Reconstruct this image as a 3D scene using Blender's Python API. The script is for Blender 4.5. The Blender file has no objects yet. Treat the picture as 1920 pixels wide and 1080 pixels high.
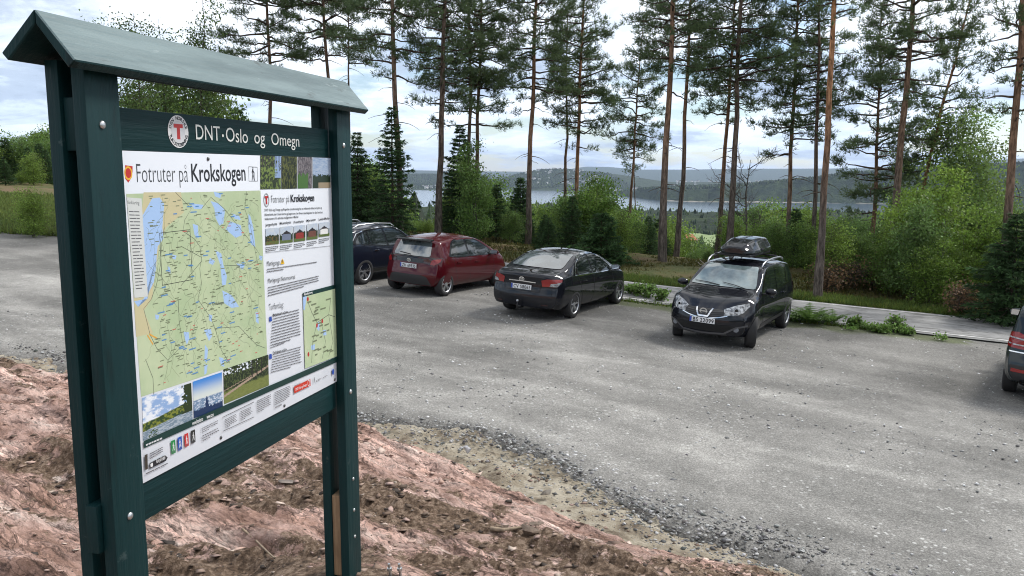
import bpy, bmesh, math, random
import numpy as np
from mathutils import Vector, Matrix
from mathutils.bvhtree import BVHTree
R = math.radians
scene = bpy.context.scene
col = scene.collection

# ------------------------------------------------------------ camera
F_PX, PITCH, ROLL = 1564.13, R(7.747), R(.695)
cam_d = bpy.data.cameras.new('camera')
cam_d.sensor_width = 36; cam_d.lens = F_PX/1920*36
cam_d.clip_start = .05; cam_d.clip_end = 90000
cam = bpy.data.objects.new('camera', cam_d); col.objects.link(cam)
cam.matrix_world = Matrix.Rotation(math.pi/2-PITCH, 4, 'X') @ Matrix.Rotation(ROLL, 4, 'Z')
scene.camera = cam

# ------------------------------------------------------------ sky and sun
SUN_EL, SUN_AZ = R(48), R(62)          # azimuth clockwise from +y
world = bpy.data.worlds.new('World'); scene.world = world; world.use_nodes = True
nt = world.node_tree; nt.nodes.clear()
def N(t, **k):
    n = nt.nodes.new(t)
    for a, b in k.items():
        if a.startswith('i_'): n.inputs[a[2:].replace('_', ' ')].default_value = b
        else: setattr(n, a, b)
    return n
def Lk(a, b): nt.links.new(a, b)
def mathn(op, a, b=None, c=None, clamp=False):
    n = N('ShaderNodeMath', operation=op, use_clamp=clamp)
    for i, v in enumerate((a, b, c)):
        if v is None: continue
        if isinstance(v, (int, float)): n.inputs[i].default_value = v
        else: Lk(v, n.inputs[i])
    return n.outputs[0]
def ramp(f, stops, interp='EASE'):
    n = N('ShaderNodeValToRGB'); Lk(f, n.inputs[0]); cr = n.color_ramp; cr.interpolation = interp
    while len(cr.elements) < len(stops): cr.elements.new(.5)
    for e, (p, c) in zip(cr.elements, stops):
        e.position = p; e.color = tuple(c)+(1,) if not isinstance(c, (int, float)) else (c, c, c, 1)
    return n.outputs[0]
def mixc(f, a, b, blend='MIX'):
    n = N('ShaderNodeMix', data_type='RGBA', blend_type=blend)
    for i, v in ((0, f), (6, a), (7, b)):
        if isinstance(v, (int, float)): n.inputs[i].default_value = v
        elif isinstance(v, (tuple, list)): n.inputs[i].default_value = tuple(v)+((1,) if len(v) == 3 else ())
        else: Lk(v, n.inputs[i])
    return n.outputs[2]
sky = N('ShaderNodeTexSky', sky_type='NISHITA', sun_disc=False, sun_elevation=SUN_EL, sun_rotation=SUN_AZ, altitude=250, air_density=1.0, dust_density=.3, ozone_density=1.5)
skyc = N('ShaderNodeVectorMath', operation='SCALE'); Lk(sky.outputs[0], skyc.inputs[0]); skyc.inputs['Scale'].default_value = .10
tc = N('ShaderNodeTexCoord'); sep = N('ShaderNodeSeparateXYZ'); Lk(tc.outputs['Generated'], sep.inputs[0])
zc = mathn('ADD', mathn('MAXIMUM', sep.outputs[2], 0.0), .17)
cx = mathn('DIVIDE', sep.outputs[0], zc); cy = mathn('DIVIDE', sep.outputs[1], zc)
cmb = N('ShaderNodeCombineXYZ'); Lk(cx, cmb.inputs[0]); Lk(cy, cmb.inputs[1])
def noise(vec, scale, detail=8, rough=.55, dist=0.0):
    n = N('ShaderNodeTexNoise', noise_dimensions='3D'); Lk(vec, n.inputs['Vector'])
    n.inputs['Scale'].default_value = scale; n.inputs['Detail'].default_value = detail
    n.inputs['Roughness'].default_value = rough; n.inputs['Distortion'].default_value = dist
    return n.outputs[0]
n1 = noise(cmb.outputs[0], .95, 9, .58, .2)
mp = N('ShaderNodeMapping'); Lk(cmb.outputs[0], mp.inputs[0]); mp.inputs['Location'].default_value = (7.3, 2.9, 4.1)
n2 = noise(mp.outputs[0], 1.5, 9, .60, .25)
cover = ramp(n1, [(.40, 0), (.50, 1)])
shade = ramp(n2, [(.30, (.38, .43, .51)), (.40, (.54, .59, .67)), (.48, (.80, .84, .88)), (.57, (1.05, 1.05, 1.05))])
lowb = ramp(sep.outputs[2], [(0.0, (.80, .92, 1.10)), (.12, (.88, .96, 1.06)), (.28, (1, 1, 1))], 'LINEAR')
shade = mixc(1, shade, lowb, 'MULTIPLY')
skyd = mixc(mathn('MULTIPLY', cover, .93), skyc.outputs[0], shade)
bg = N('ShaderNodeBackground'); Lk(skyd, bg.inputs[0]); bg.inputs[1].default_value = .92
out = N('ShaderNodeOutputWorld'); Lk(bg.outputs[0], out.inputs[0])

sun_d = bpy.data.lights.new('sun', 'SUN'); sun_d.energy = 2.3; sun_d.angle = R(12); sun_d.color = (1, .965, .91)
sun = bpy.data.objects.new('sun', sun_d); col.objects.link(sun)
sd = Vector((math.sin(SUN_AZ)*math.cos(SUN_EL), math.cos(SUN_AZ)*math.cos(SUN_EL), math.sin(SUN_EL)))
sun.rotation_euler = sd.to_track_quat('Z', 'Y').to_euler()

vs = scene.view_settings; scene.display_settings.display_device = 'sRGB'
vs.view_transform = 'Standard'; vs.look = 'None'; vs.exposure = .62; vs.gamma = 1; vs.use_curve_mapping = False
scene.render.engine = 'CYCLES'
cy_ = scene.cycles
cy_.max_bounces = 6; cy_.diffuse_bounces = 3; cy_.glossy_bounces = 3; cy_.transmission_bounces = 4; cy_.transparent_max_bounces = 8; cy_.volume_bounces = 0
cy_.use_denoising = True; cy_.filter_width = 1.05; cy_.caustics_reflective = False; cy_.caustics_refractive = False

# ------------------------------------------------------------ helpers
MATS = {}
def M(name, c, rough=.6, metal=0., var=0., vscale=5., bump=0., bscale=40., spec=.5, coat=0., c2=None, trans=0., stretch=None, detail=6):
    """principled material whose colour wanders between c and c2 (or c*(1-var)..c*(1+var)) with 3D noise"""
    global nt
    if name in MATS: return MATS[name]
    m = bpy.data.materials.new(name); m.use_nodes = True; MATS[name] = m
    nt = m.node_tree; b = nt.nodes['Principled BSDF']
    b.inputs['Roughness'].default_value = rough; b.inputs['Metallic'].default_value = metal
    b.inputs['Specular IOR Level'].default_value = spec; b.inputs['Coat Weight'].default_value = coat; b.inputs['Coat Roughness'].default_value = .03
    b.inputs['Base Color'].default_value = tuple(c)+(1,)
    if var or c2 or bump:
        t = N('ShaderNodeTexCoord'); v = t.outputs['Object']
        if stretch:
            q = N('ShaderNodeMapping'); Lk(v, q.inputs[0]); q.inputs['Scale'].default_value = stretch; v = q.outputs[0]
    if var or c2:
        lo = tuple(x*(1-var) for x in c) if c2 is None else c; hi = tuple(x*(1+var) for x in c) if c2 is None else c2
        Lk(ramp(noise(v, vscale, detail, .6), [(.36, lo), (.64, hi)], 'LINEAR'), b.inputs['Base Color'])
    if bump:
        bn = N('ShaderNodeBump'); bn.inputs['Strength'].default_value = bump; bn.inputs['Distance'].default_value = .01
        Lk(noise(v, bscale, 5, .6), bn.inputs['Height']); Lk(bn.outputs[0], b.inputs['Normal'])
    return m
def aligned(v, sc, ang=35):
    a = N('ShaderNodeMapping'); Lk(v, a.inputs[0]); a.inputs['Rotation'].default_value = (0, 0, R(ang)); b_ = N('ShaderNodeMapping'); Lk(a.outputs[0], b_.inputs[0]); b_.inputs['Scale'].default_value = sc; return b_
def MV(name, rough=.7, spec=.3, trans=0., attr='col', bump=0., bscale=40., streak=None):
    """principled material that reads its colour from a mesh colour attribute"""
    global nt
    if name in MATS: return MATS[name]
    m = bpy.data.materials.new(name); m.use_nodes = True; MATS[name] = m
    nt = m.node_tree; b = nt.nodes['Principled BSDF']
    b.inputs['Roughness'].default_value = rough; b.inputs['Specular IOR Level'].default_value = spec
    a = N('ShaderNodeAttribute', attribute_name=attr); colr_ = a.outputs['Color']
    if streak:
        t = N('ShaderNodeTexCoord'); q = N('ShaderNodeMapping'); Lk(t.outputs['Object'], q.inputs[0]); q.inputs['Scale'].default_value = streak
        colr_ = mixc(1, colr_, ramp(noise(q.outputs[0], 1, 6, .7), [(.36, .45), (.5, 1.0), (.64, 1.75)], 'LINEAR'), 'MULTIPLY')
    Lk(colr_, b.inputs['Base Color'])
    if bump:
        t = N('ShaderNodeTexCoord'); bn = N('ShaderNodeBump'); bn.inputs['Strength'].default_value = bump; bn.inputs['Distance'].default_value = .02
        Lk(noise(t.outputs['Object'], bscale, 5, .6), bn.inputs['Height']); Lk(bn.outputs[0], b.inputs['Normal'])
    if trans:
        tr = N('ShaderNodeBsdfTranslucent'); Lk(a.outputs['Color'], tr.inputs[0]); mx = N('ShaderNodeMixShader'); mx.inputs[0].default_value = trans
        Lk(b.outputs[0], mx.inputs[1]); Lk(tr.outputs[0], mx.inputs[2]); Lk(mx.outputs[0], nt.nodes['Material Output'].inputs[0])
    return m

def tag(o, label=None, cat=None, group=None, kind=None):
    for k, v in (('label', label), ('category', cat), ('group', group), ('kind', kind)):
        if v: o[k] = v
    return o
def empty(name, loc=(0, 0, 0), label=None, cat=None, group=None, kind=None, mw=None):
    o = bpy.data.objects.new(name, None); col.objects.link(o); o.empty_display_size = .2
    if mw is not None: o.matrix_world = mw
    else: o.location = loc
    return tag(o, label, cat, group, kind)
def nmesh(name, V, Fc, mats=None, parent=None, smooth=False, colors=None, fmat=None, sharp=None):
    """object from numpy verts and uniform faces (n,3) or (n,4), or a list of such arrays / ragged list"""
    me = bpy.data.meshes.new(name)
    V = np.asarray(V, dtype=np.float32)
    if isinstance(Fc, np.ndarray):
        n, k = Fc.shape
        me.vertices.add(len(V)); me.vertices.foreach_set('co', V.ravel())
        me.loops.add(n*k); me.loops.foreach_set('vertex_index', Fc.astype(np.int32).ravel())
        me.polygons.add(n); me.polygons.foreach_set('loop_start', np.arange(0, n*k, k, dtype=np.int32))
        me.update(calc_edges=True)
    else:
        me.from_pydata(V.tolist(), [], Fc)
    if colors is not None:
        colors = np.asarray(colors, np.float32)
        if colors.shape[1] == 3: colors = np.c_[colors, np.ones(len(colors), np.float32)]
        dom = 'POINT' if len(colors) == len(V) else 'FACE'
        if dom == 'FACE':
            k = np.array([len(p.vertices) for p in me.polygons]) if not isinstance(Fc, np.ndarray) else Fc.shape[1]
            colors = np.repeat(colors, k, axis=0); dom = 'CORNER'
        a = me.color_attributes.new('col', 'FLOAT_COLOR', dom); a.data.foreach_set('color', colors.ravel())
    if fmat is not None: me.polygons.foreach_set('material_index', np.asarray(fmat, np.int32))
    if smooth: me.polygons.foreach_set('use_smooth', np.ones(len(me.polygons), bool))
    if sharp is not None: me.set_sharp_from_angle(angle=R(sharp))
    for m in (mats if isinstance(mats, (list, tuple)) else [mats]): me.materials.append(m)
    o = bpy.data.objects.new(name, me); col.objects.link(o)
    if parent is not None: o.parent = parent
    return o
def bobj(name, bm, mat, parent=None, smooth=None):
    me = bpy.data.meshes.new(name); bmesh.ops.recalc_face_normals(bm, faces=bm.faces[:]) if smooth != 'keep' else None
    bm.to_mesh(me); bm.free()
    if smooth and smooth != 'keep':
        me.polygons.foreach_set('use_smooth', np.ones(len(me.polygons), bool)); me.set_sharp_from_angle(angle=R(smooth))
    for m in (mat if isinstance(mat, (list, tuple)) else [mat]): me.materials.append(m)
    o = bpy.data.objects.new(name, me); col.objects.link(o)
    if parent is not None: o.parent = parent
    return o
def copy_tree(o, parent=None):
    c = o.copy(); col.objects.link(c); c.parent = parent
    for ch in list(o.children): copy_tree(ch, c)
    return c
def box(bm, c, s, mw=None, bevel=0.):
    r = bmesh.ops.create_cube(bm, size=1); vs_ = r['verts']
    for v in vs_: v.co = Vector((c[0]+v.co.x*s[0], c[1]+v.co.y*s[1], c[2]+v.co.z*s[2]))
    if bevel:
        es = list({e for v in vs_ for e in v.link_edges})
        r2 = bmesh.ops.bevel(bm, geom=es, offset=bevel, segments=2, affect='EDGES', profile=.6)
        vs_ = list({v for f in r2['faces'] for v in f.verts} | {v for v in vs_ if v.is_valid})
    if mw is not None:
        for v in vs_: v.co = mw @ v.co
    return vs_
def tubes(paths, sides=5):
    """paths: list of (points (n,3), radii (n,)) -> V, F (quads)"""
    Vs, Fs, o = [], [], 0
    ang = np.arange(sides)*2*math.pi/sides
    for P, r in paths:
        P = np.asarray(P, float); r = np.asarray(r, float); n = len(P)
        T = np.gradient(P, axis=0); T /= np.linalg.norm(T, axis=1)[:, None]+1e-9
        up = np.array([0, 0, 1.]) if abs(T[0, 2]) < .9 else np.array([1., 0, 0])
        A = np.cross(T, up); A /= np.linalg.norm(A, axis=1)[:, None]+1e-9; B = np.cross(T, A)
        ring = P[:, None]+r[:, None, None]*(np.cos(ang)[None, :, None]*A[:, None]+np.sin(ang)[None, :, None]*B[:, None])
        Vs.append(ring.reshape(-1, 3))
        i = np.arange(n-1)[:, None]*sides; j = np.arange(sides)[None]; j2 = (j+1) % sides
        Fs.append(np.stack([i+j, i+j2, i+sides+j2, i+sides+j], -1).reshape(-1, 4)+o); o += n*sides
    return np.concatenate(Vs), np.concatenate(Fs)
def hash2(i, j, s): 
    h = (i.astype(np.int64)*374761393+j.astype(np.int64)*668265263+s*974634777) & 0x7fffffff
    h = ((h ^ (h >> 13))*1274126177) & 0x7fffffff
    return ((h ^ (h >> 16)) & 0xffff)/65535.
def vnoise(x, y, s=0):
    i = np.floor(x); j = np.floor(y); u = x-i; v = y-j; u = u*u*(3-2*u); v = v*v*(3-2*v)
    return (hash2(i, j, s)*(1-u)+hash2(i+1, j, s)*u)*(1-v)+(hash2(i, j+1, s)*(1-u)+hash2(i+1, j+1, s)*u)*v
def fbm(x, y, o=5, s=0, g=.5):
    t = 0; a = 1; n = 0
    for k in range(o):
        t = t+a*vnoise(x*2**k+k*17.3, y*2**k-k*9.1, s+k); n += a; a *= g
    return t/n
def sstep(a, b, x):
    t = np.clip((x-a)/(b-a), 0, 1); return t*t*(3-2*t)
_cp, _sp, _cr, _sr = math.cos(PITCH), math.sin(PITCH), math.cos(ROLL), math.sin(ROLL)
def ray(px, py):
    """direction seen at a point of the 1920x1080 photograph (used to read positions off it)"""
    a = px-960; b = 540-py; a, b = a*_cr-b*_sr, a*_sr+b*_cr
    return np.array([a/F_PX, _cp+b/F_PX*_sp, -_sp+b/F_PX*_cp])
PL = (-3.59165523, -.04063992, .01912497)
def plane(x, y): return PL[0]+PL[1]*np.clip(x, -26, 34)+PL[2]*np.clip(y, -30, 60)
def on_lot(px, py):
    d = ray(px, py); t = PL[0]/(d[2]-PL[1]*d[0]-PL[2]*d[1]); return d*t
# ------------------------------------------------------------ terrain
def interp(x, tab): tab = np.array(tab, float); return np.interp(x, tab[:, 0], tab[:, 1])
ROADN = np.array([(-60, 47), (-30, 44), (-18, 39.5), (-9, 33.), (-3.2, 27.0), (1.5, 22.95), (4.5, 21.55), (7, 20.56), (11.4, 18.95), (20, 15.9), (40, 8.8), (70, -2)])
ROADW = 2.95
# rock edge (toward the gravel) in plan, and gravel edge
RE = np.array([(-40, 22), (-16, 15.6), (-8.2, 12.9), (-6.2, 11.7), (-3.2, 10.6), (-1.7, 9.9), (-.95, 9.75), (-.4, 9.35), (.2, 8.65), (.75, 7.95), (1.15, 7.6), (1.75, 7.25), (2.25, 7.05), (4.2, 5.9), (8, 3.2), (16, -3), (30, -14)])
def poly_dist(x, y, P):
    """signed distance to polyline P, positive on the left-hand (upper) side"""
    best = np.full(np.shape(x), 1e9); sg = np.ones(np.shape(x))
    for a, b in zip(P[:-1], P[1:]):
        d = b-a; L = (d**2).sum(); t = np.clip(((x-a[0])*d[0]+(y-a[1])*d[1])/L, 0, 1)
        dx = x-a[0]-t*d[0]; dy = y-a[1]-t*d[1]; q = np.hypot(dx, dy); m = q < best
        best = np.where(m, q, best); sg = np.where(m, np.sign(d[0]*dy-d[1]*dx), sg)
    return best*sg
def azel(px, py): d = ray(px, py); return math.degrees(math.atan2(d[0], d[1])), d[2]/math.hypot(d[0], d[1])
SHORE = [azel(a, b) for a, b in ((-900, 360), (600, 356), (1080, 357.5), (1150, 366), (1240, 376), (1300, 378), (1500, 379.5), (1700, 383), (1900, 388), (2600, 404))]
SHORE = [(a, min(150/-t, 9500)) for a, t in SHORE]
NEARR = [(azel(a, b+4)[0], azel(a, b+4)[1]*1750) for a, b in ((-900, 388), (600, 388), (760, 386), (840, 384), (960, 380), (1060, 380), (1180, 390), (1240, 392), (1300, 396), (1400, 392), (1500, 393), (1640, 396), (1740, 396), (1800, 402), (1835, 424), (1960, 428), (2600, 440))]
def ridge(pts, dist): return [(azel(a, b)[0], azel(a, b)[1]*dist*(c if (c:=1) else 1)) for a, b in pts], dist
RIDGES = [
 (ridge([(-900, 330), (400, 326), (640, 326), (800, 325), (900, 327), (960, 350)], 11500), .10),
 (ridge([(900, 352), (960, 330), (1010, 319), (1060, 318), (1100, 323), (1160, 327), (1230, 338), (1300, 346), (1400, 352)], 9800), .08),
 (ridge([(1080, 372), (1160, 358), (1250, 353), (1340, 350), (1400, 347), (1480, 339), (1520, 336), (1600, 326), (1700, 317), (1850, 311), (1950, 306), (2300, 298), (3000, 300)], 5700), .16),
 (ridge([(1000, 345), (1200, 342), (1400, 341), (1600, 340), (2200, 340)], 10500), .2),
 (ridge([(-900, 322), (500, 321), (770, 319), (870, 321), (1000, 322), (1060, 318), (1100, 312.5), (1140, 313), (1200, 318), (1290, 318), (1400, 316.5), (1560, 316), (1700, 313), (1800, 306), (1900, 298), (2100, 292), (3000, 296)], 26000), .12),
]
def H(x, y):
    x = np.asarray(x, float); y = np.asarray(y, float)
    d = np.hypot(x, y); az = np.degrees(np.arctan2(x, y))
    t = np.where(x > 0, (y+.33*x-35)/1.05, y-38+np.clip(-x-8, 0, 40)*-.8)
    t = np.maximum(t, 0)
    base = plane(x, y)-interp(t, [(0, 0), (6, .8), (20, 5.5), (60, 16), (160, 27), (260, 33), (810, 57), (2350, 148), (2900, 165), (1e5, 165)])
    left = sstep(-21, -33, az)*sstep(150, 60, d)
    base = base+left*sstep(34, 60, d)*.6
    nr = interp(az, NEARR); u_ = np.log(np.maximum(d, 1)/1750.); base = np.where(d > 700, np.maximum(base, -165+(nr+165)*np.exp(-(u_/.30)**2)), base)
    base = base+sstep(12, 40, t)*(fbm(x/26, y/26, 4, 5)-.5)*np.clip(d*.02, 0, 9)
    ds = interp(az, SHORE)
    land = -156+22*sstep(.985, 1.06, d/ds)+(fbm(az*3.1, np.log(d+1)*30, 4, 9)-.5)*26*sstep(1.02, 1.2, d/ds)*(d < 15000)
    z = np.where(d > ds*.985, land, base)
    for (tab, dist), w in RIDGES:
        top = interp(az, tab); u = np.log(np.maximum(d, 1)/dist)
        wb = np.where(u < 0, w*1.3, w*1.0)
        zz = -160+(top+160)*np.exp(-(u/wb/1.2)**2)
        z = np.where(d > ds*1.0, np.maximum(z, zz), z)
    return z
az = np.radians(np.concatenate([np.linspace(-180, -48, 50, endpoint=False), np.linspace(-48, 44, 900), np.linspace(44, 180, 50)[1:]]))
dd = np.concatenate([[.3, 3, 7], np.geomspace(11, 36000, 430)])
A, D = np.meshgrid(az, dd); X = D*np.sin(A); Y = D*np.cos(A)
Z = H(X, Y)
near = sstep(90, 30, D)
Z += near*(fbm(X/1.7, Y/1.7, 4, 21)-.5)*.35*sstep(.4, 2., poly_dist(X, Y, ROADN)-ROADW)
under = (poly_dist(X, Y, ROADN) < ROADW+.05) & (D < 75)
Z = np.where(under, Z-.10, Z)
Z = np.where(poly_dist(X, Y, RE) < .3, Z-.5, Z)
# grassy verge beside the gravel stays at ground level
n_, m_ = A.shape
ii = np.arange(n_-1)[:, None]*m_; jj = np.arange(m_-1)[None]
Fq = np.stack([ii+jj, ii+m_+jj, ii+m_+jj+1, ii+jj+1], -1).reshape(-1, 4)
g = bpy.data.materials.new('forest_floor'); g.use_nodes = True; nt = g.node_tree; b = nt.nodes['Principled BSDF']; b.inputs['Roughness'].default_value = .9; b.inputs['Specular IOR Level'].default_value = .2
t = N('ShaderNodeTexCoord'); v = t.outputs['Object']
ln = N('ShaderNodeVectorMath', operation='LENGTH'); Lk(v, ln.inputs[0]); dist_ = ln.outputs['Value']
moss = ramp(noise(v, .55, 8, .62), [(.36, (.058, .075, .022)), (.5, (.105, .10, .038)), (.62, (.15, .105, .06))], 'LINEAR')
moss = mixc(mathn('MULTIPLY', ramp(noise(v, 6, 5, .7), [(.5, 0), (.68, 1)]), .5), moss, (.17, .135, .08))
wood = ramp(noise(v, .021, 10, .68), [(.38, (.014, .026, .012)), (.52, (.030, .052, .018)), (.62, (.055, .080, .028))], 'LINEAR')
fld = ramp(noise(v, .0011, 5, .5), [(.60, 0), (.64, 1)])
wood = mixc(mathn('MULTIPLY', fld, ramp(dist_, [(0, 0), (1, 0)])), wood, (.2, .25, .1))
fd = mathn('DIVIDE', mathn('SUBTRACT', dist_, 60), 60, clamp=True)
Lk(mixc(fd, moss, wood), b.inputs['Base Color'])
bn = N('ShaderNodeBump'); bn.inputs['Strength'].default_value = 1; bn.inputs['Distance'].default_value = .05; Lk(noise(v, 9, 6, .7), bn.inputs['Height'])
bn2 = N('ShaderNodeBump'); bn2.inputs['Strength'].default_value = 1; Lk(mathn('MULTIPLY', fd, 22), bn2.inputs['Distance']); Lk(noise(v, .045, 6, .75), bn2.inputs['Height']); Lk(bn.outputs[0], bn2.inputs['Normal'])
Lk(bn2.outputs[0], b.inputs['Normal'])
tag(nmesh('terrain', np.stack([X, Y, Z], -1).reshape(-1, 3), Fq, g, smooth=True), 'mossy forest floor falling away towards wooded hills round the lake', kind='structure')

# lake
m = M('lake_water', (.055, .085, .12), rough=.16, spec=.6)
m.node_tree.nodes['Principled BSDF'].inputs['Normal']
nt = m.node_tree; t = N('ShaderNodeTexCoord'); bn = N('ShaderNodeBump'); bn.inputs['Strength'].default_value = .5; bn.inputs['Distance'].default_value = 1.2
Lk(noise(t.outputs['Object'], .035, 5, .6), bn.inputs['Height']); Lk(bn.outputs[0], nt.nodes['Principled BSDF'].inputs['Normal'])
a = np.radians(np.linspace(-60, 60, 61)); rr = np.array([1500, 3000, 6000, 13000])
A2, D2 = np.meshgrid(a, rr); V = np.stack([D2*np.sin(A2), D2*np.cos(A2), D2*0-150], -1).reshape(-1, 3)
i2 = np.arange(3)[:, None]*61; j2 = np.arange(60)[None]
tag(nmesh('lake', V, np.stack([i2+j2, i2+61+j2, i2+62+j2, i2+j2+1], -1).reshape(-1, 4), m), 'pale grey lake beyond the trees', kind='structure')

# gravel lot: a grid between the rock and the road
def grid(x0, x1, y0, y1, st):
    xs = np.arange(x0, x1+st/2, st); ys = np.arange(y0, y1+st/2, st); GX, GY = np.meshgrid(xs, ys)
    k = len(xs); i = np.arange(len(ys)-1)[:, None]*k; j = np.arange(k-1)[None]
    return GX, GY, np.stack([i+j, i+j+1, i+k+j+1, i+k+j], -1).reshape(-1, 4)
def cut(V, Fc, keep):
    Fc = Fc[keep[Fc].all(1)]; u, inv = np.unique(Fc, return_inverse=True); return u, inv.reshape(Fc.shape)
GX, GY, GF = grid(-36, 36, -10, 42, .125)
sr = poly_dist(GX, GY, RE); rd = poly_dist(GX, GY, ROADN)
wob = (fbm(GX*.9, GY*.9, 4, 3)-.5)
verge = np.where(GX > 1.5, .55+.55*(GX < 10.3)+wob*1.3, -2.5+wob*2)
lotk = (sr > -1.5) & (rd < np.where(GX > .5, .8, 2.5-wob*2)) & (GY < 37+wob*4+np.clip(-GX-16, 0, 40)*-.25) & (GX > -38)
gz = plane(GX, GY)+(fbm(GX*.55, GY*.55, 3, 7)-.5)*.035+(fbm(GX*3.1, GY*3.1, 3, 8)-.5)*.012
# gravel bank at the rock edge
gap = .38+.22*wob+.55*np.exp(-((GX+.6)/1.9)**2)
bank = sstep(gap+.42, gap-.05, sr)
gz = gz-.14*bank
u, F2 = cut(None, GF, lotk.ravel())
g = bpy.data.materials.new('gravel'); g.use_nodes = True; nt = g.node_tree; b = nt.nodes['Principled BSDF']; b.inputs['Roughness'].default_value = .85; b.inputs['Specular IOR Level'].default_value = .25
t = N('ShaderNodeTexCoord'); v = t.outputs['Object']
rot = aligned(v, (.16, 1, 1))
c0 = ramp(noise(v, .42, 6, .6, .4), [(.36, (.215, .210, .197)), (.5, (.29, .282, .265)), (.64, (.37, .36, .338))], 'LINEAR')
trk = ramp(noise(rot.outputs[0], .8, 6, .6, .5), [(.40, .86), (.62, 1.14)], 'LINEAR')
mott = ramp(noise(v, 5.5, 7, .78), [(.34, .84), (.52, 1.0), (.68, 1.15)], 'LINEAR'); c0 = mixc(1, c0, mott, 'MULTIPLY')
c0 = mixc(1, c0, trk, 'MULTIPLY')
fine = ramp(noise(v, 42, 4, .85), [(.3, .42), (.52, 1.0), (.70, 1.9)], 'LINEAR'); c0 = mixc(1, c0, fine, 'MULTIPLY')
vo = N('ShaderNodeTexVoronoi', feature='F1'); Lk(v, vo.inputs['Vector']); vo.inputs['Scale'].default_value = 15
spk = mathn('MULTIPLY', ramp(vo.outputs['Distance'], [(.22, 1), (.36, 0)], 'LINEAR'), ramp(noise(v, 1.3, 5, .75), [(.44, 0), (.62, 1)]))
sepc = N('ShaderNodeSeparateColor'); Lk(vo.outputs['Color'], sepc.inputs[0]); spk = mathn('MULTIPLY', spk, ramp(sepc.outputs[0], [(.45, 0), (.75, 1)]))
c0 = mixc(mathn('MULTIPLY', spk, .8), c0, (.60, .60, .58))
at = N('ShaderNodeAttribute', attribute_name='col'); c0 = mixc(1, c0, at.outputs['Color'], 'MULTIPLY')
Lk(c0, b.inputs['Base Color'])
bn = N('ShaderNodeBump'); bn.inputs['Strength'].default_value = .9; bn.inputs['Distance'].default_value = .02; Lk(noise(v, 34, 6, .75), bn.inputs['Height']); Lk(bn.outputs[0], b.inputs['Normal'])
# compacted lane: ground's own tone; bank: dark crushed stone with its shade painted in
lane = .86+.30*np.exp(-((sr-3.0-.8*wob)/1.3)**2)+.12*np.exp(-((sr-6.4-wob)/.9)**2)
for o_, w_, a_ in ((1.9, .16, .16), (3.45, .17, .18), (4.7, .15, .10), (6.2, .16, .12), (8.3, .15, .08), (9.8, .16, .08)):
    lane = lane+1.7*a_*np.exp(-((sr+1.1*(fbm(GX*.13+o_, GY*.13, 2, 90)-.5)-o_)/w_)**2)*(.4+1.2*fbm(GX*.5, GY*.5, 3, int(o_*10)))
lane = lane*(.72+.5*fbm(GX*.35, GY*.35, 4, 77))*.93
lane = lane*(1-.16*sstep(4.5, 8, sr+2*wob))
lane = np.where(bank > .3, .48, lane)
vm = sstep(-verge-.3, -verge+.2, rd)*(GX > .3); vm2 = vm*(GX < 10.6)
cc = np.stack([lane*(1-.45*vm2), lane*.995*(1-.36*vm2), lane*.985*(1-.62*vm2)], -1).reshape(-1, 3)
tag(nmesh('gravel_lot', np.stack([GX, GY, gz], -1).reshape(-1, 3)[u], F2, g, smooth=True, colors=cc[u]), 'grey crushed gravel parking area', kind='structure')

# road strip with edge lines
def offs(P, o):
    T = np.gradient(P, axis=0); T /= np.linalg.norm(T, axis=1)[:, None]; return P+np.stack([-T[:, 1], T[:, 0]], 1)*o
def resample(P, st=.8):
    s = np.r_[0, np.cumsum(np.hypot(*np.diff(P, axis=0).T))]; q = np.arange(0, s[-1], st)
    Q = np.stack([np.interp(q, s, P[:, 0]), np.interp(q, s, P[:, 1])], 1)
    for _ in range(6): Q[1:-1] = (Q[:-2]+2*Q[1:-1]+Q[2:])/4
    return Q
RP = resample(ROADN)
def strip(name, offsets, dz, mat, **k):
    cols = [offs(RP, o) for o in offsets]; n = len(RP)
    V = np.concatenate([np.c_[c, plane(c[:, 0], c[:, 1])+dz] for c in cols]); Fs = []
    for a_ in range(len(cols)-1):
        i = np.arange(n-1); Fs.append(np.stack([a_*n+i, a_*n+i+1, (a_+1)*n+i+1, (a_+1)*n+i], 1))
    return nmesh(name, V, np.concatenate(Fs), mat, **k)
asp = M('old_asphalt', (.17, .17, .168), rough=.85, c2=(.31, .307, .30), vscale=1.6, bump=.5, bscale=60, spec=.3, detail=9)
nt = asp.node_tree; b = nt.nodes['Principled BSDF']; src_ = b.inputs['Base Color'].links[0].from_socket; t = N('ShaderNodeTexCoord'); av = aligned(t.outputs['Object'], (.35, 1, 1), 19)
Lk(mixc(mathn('MULTIPLY', ramp(noise(av.outputs[0], 3.0, 9, .8, 1.0), [(.50, 0), (.60, 1)], 'LINEAR'), .75), src_, (.055, .053, .05)), b.inputs['Base Color'])
tag(strip('road', np.linspace(-.28, ROADW+.22, 9), .03, asp, smooth=True), 'narrow old asphalt road with cracked edges', kind='structure')
mk = M('worn_road_paint', (.62, .62, .60), rough=.7, c2=(.33, .33, .32), vscale=3)
tag(strip('road_marking', (-.04, .07), .036, mk), kind='structure'); tag(strip('road_marking', (ROADW-.05, ROADW+.06), .036, mk), kind='structure')

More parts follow.
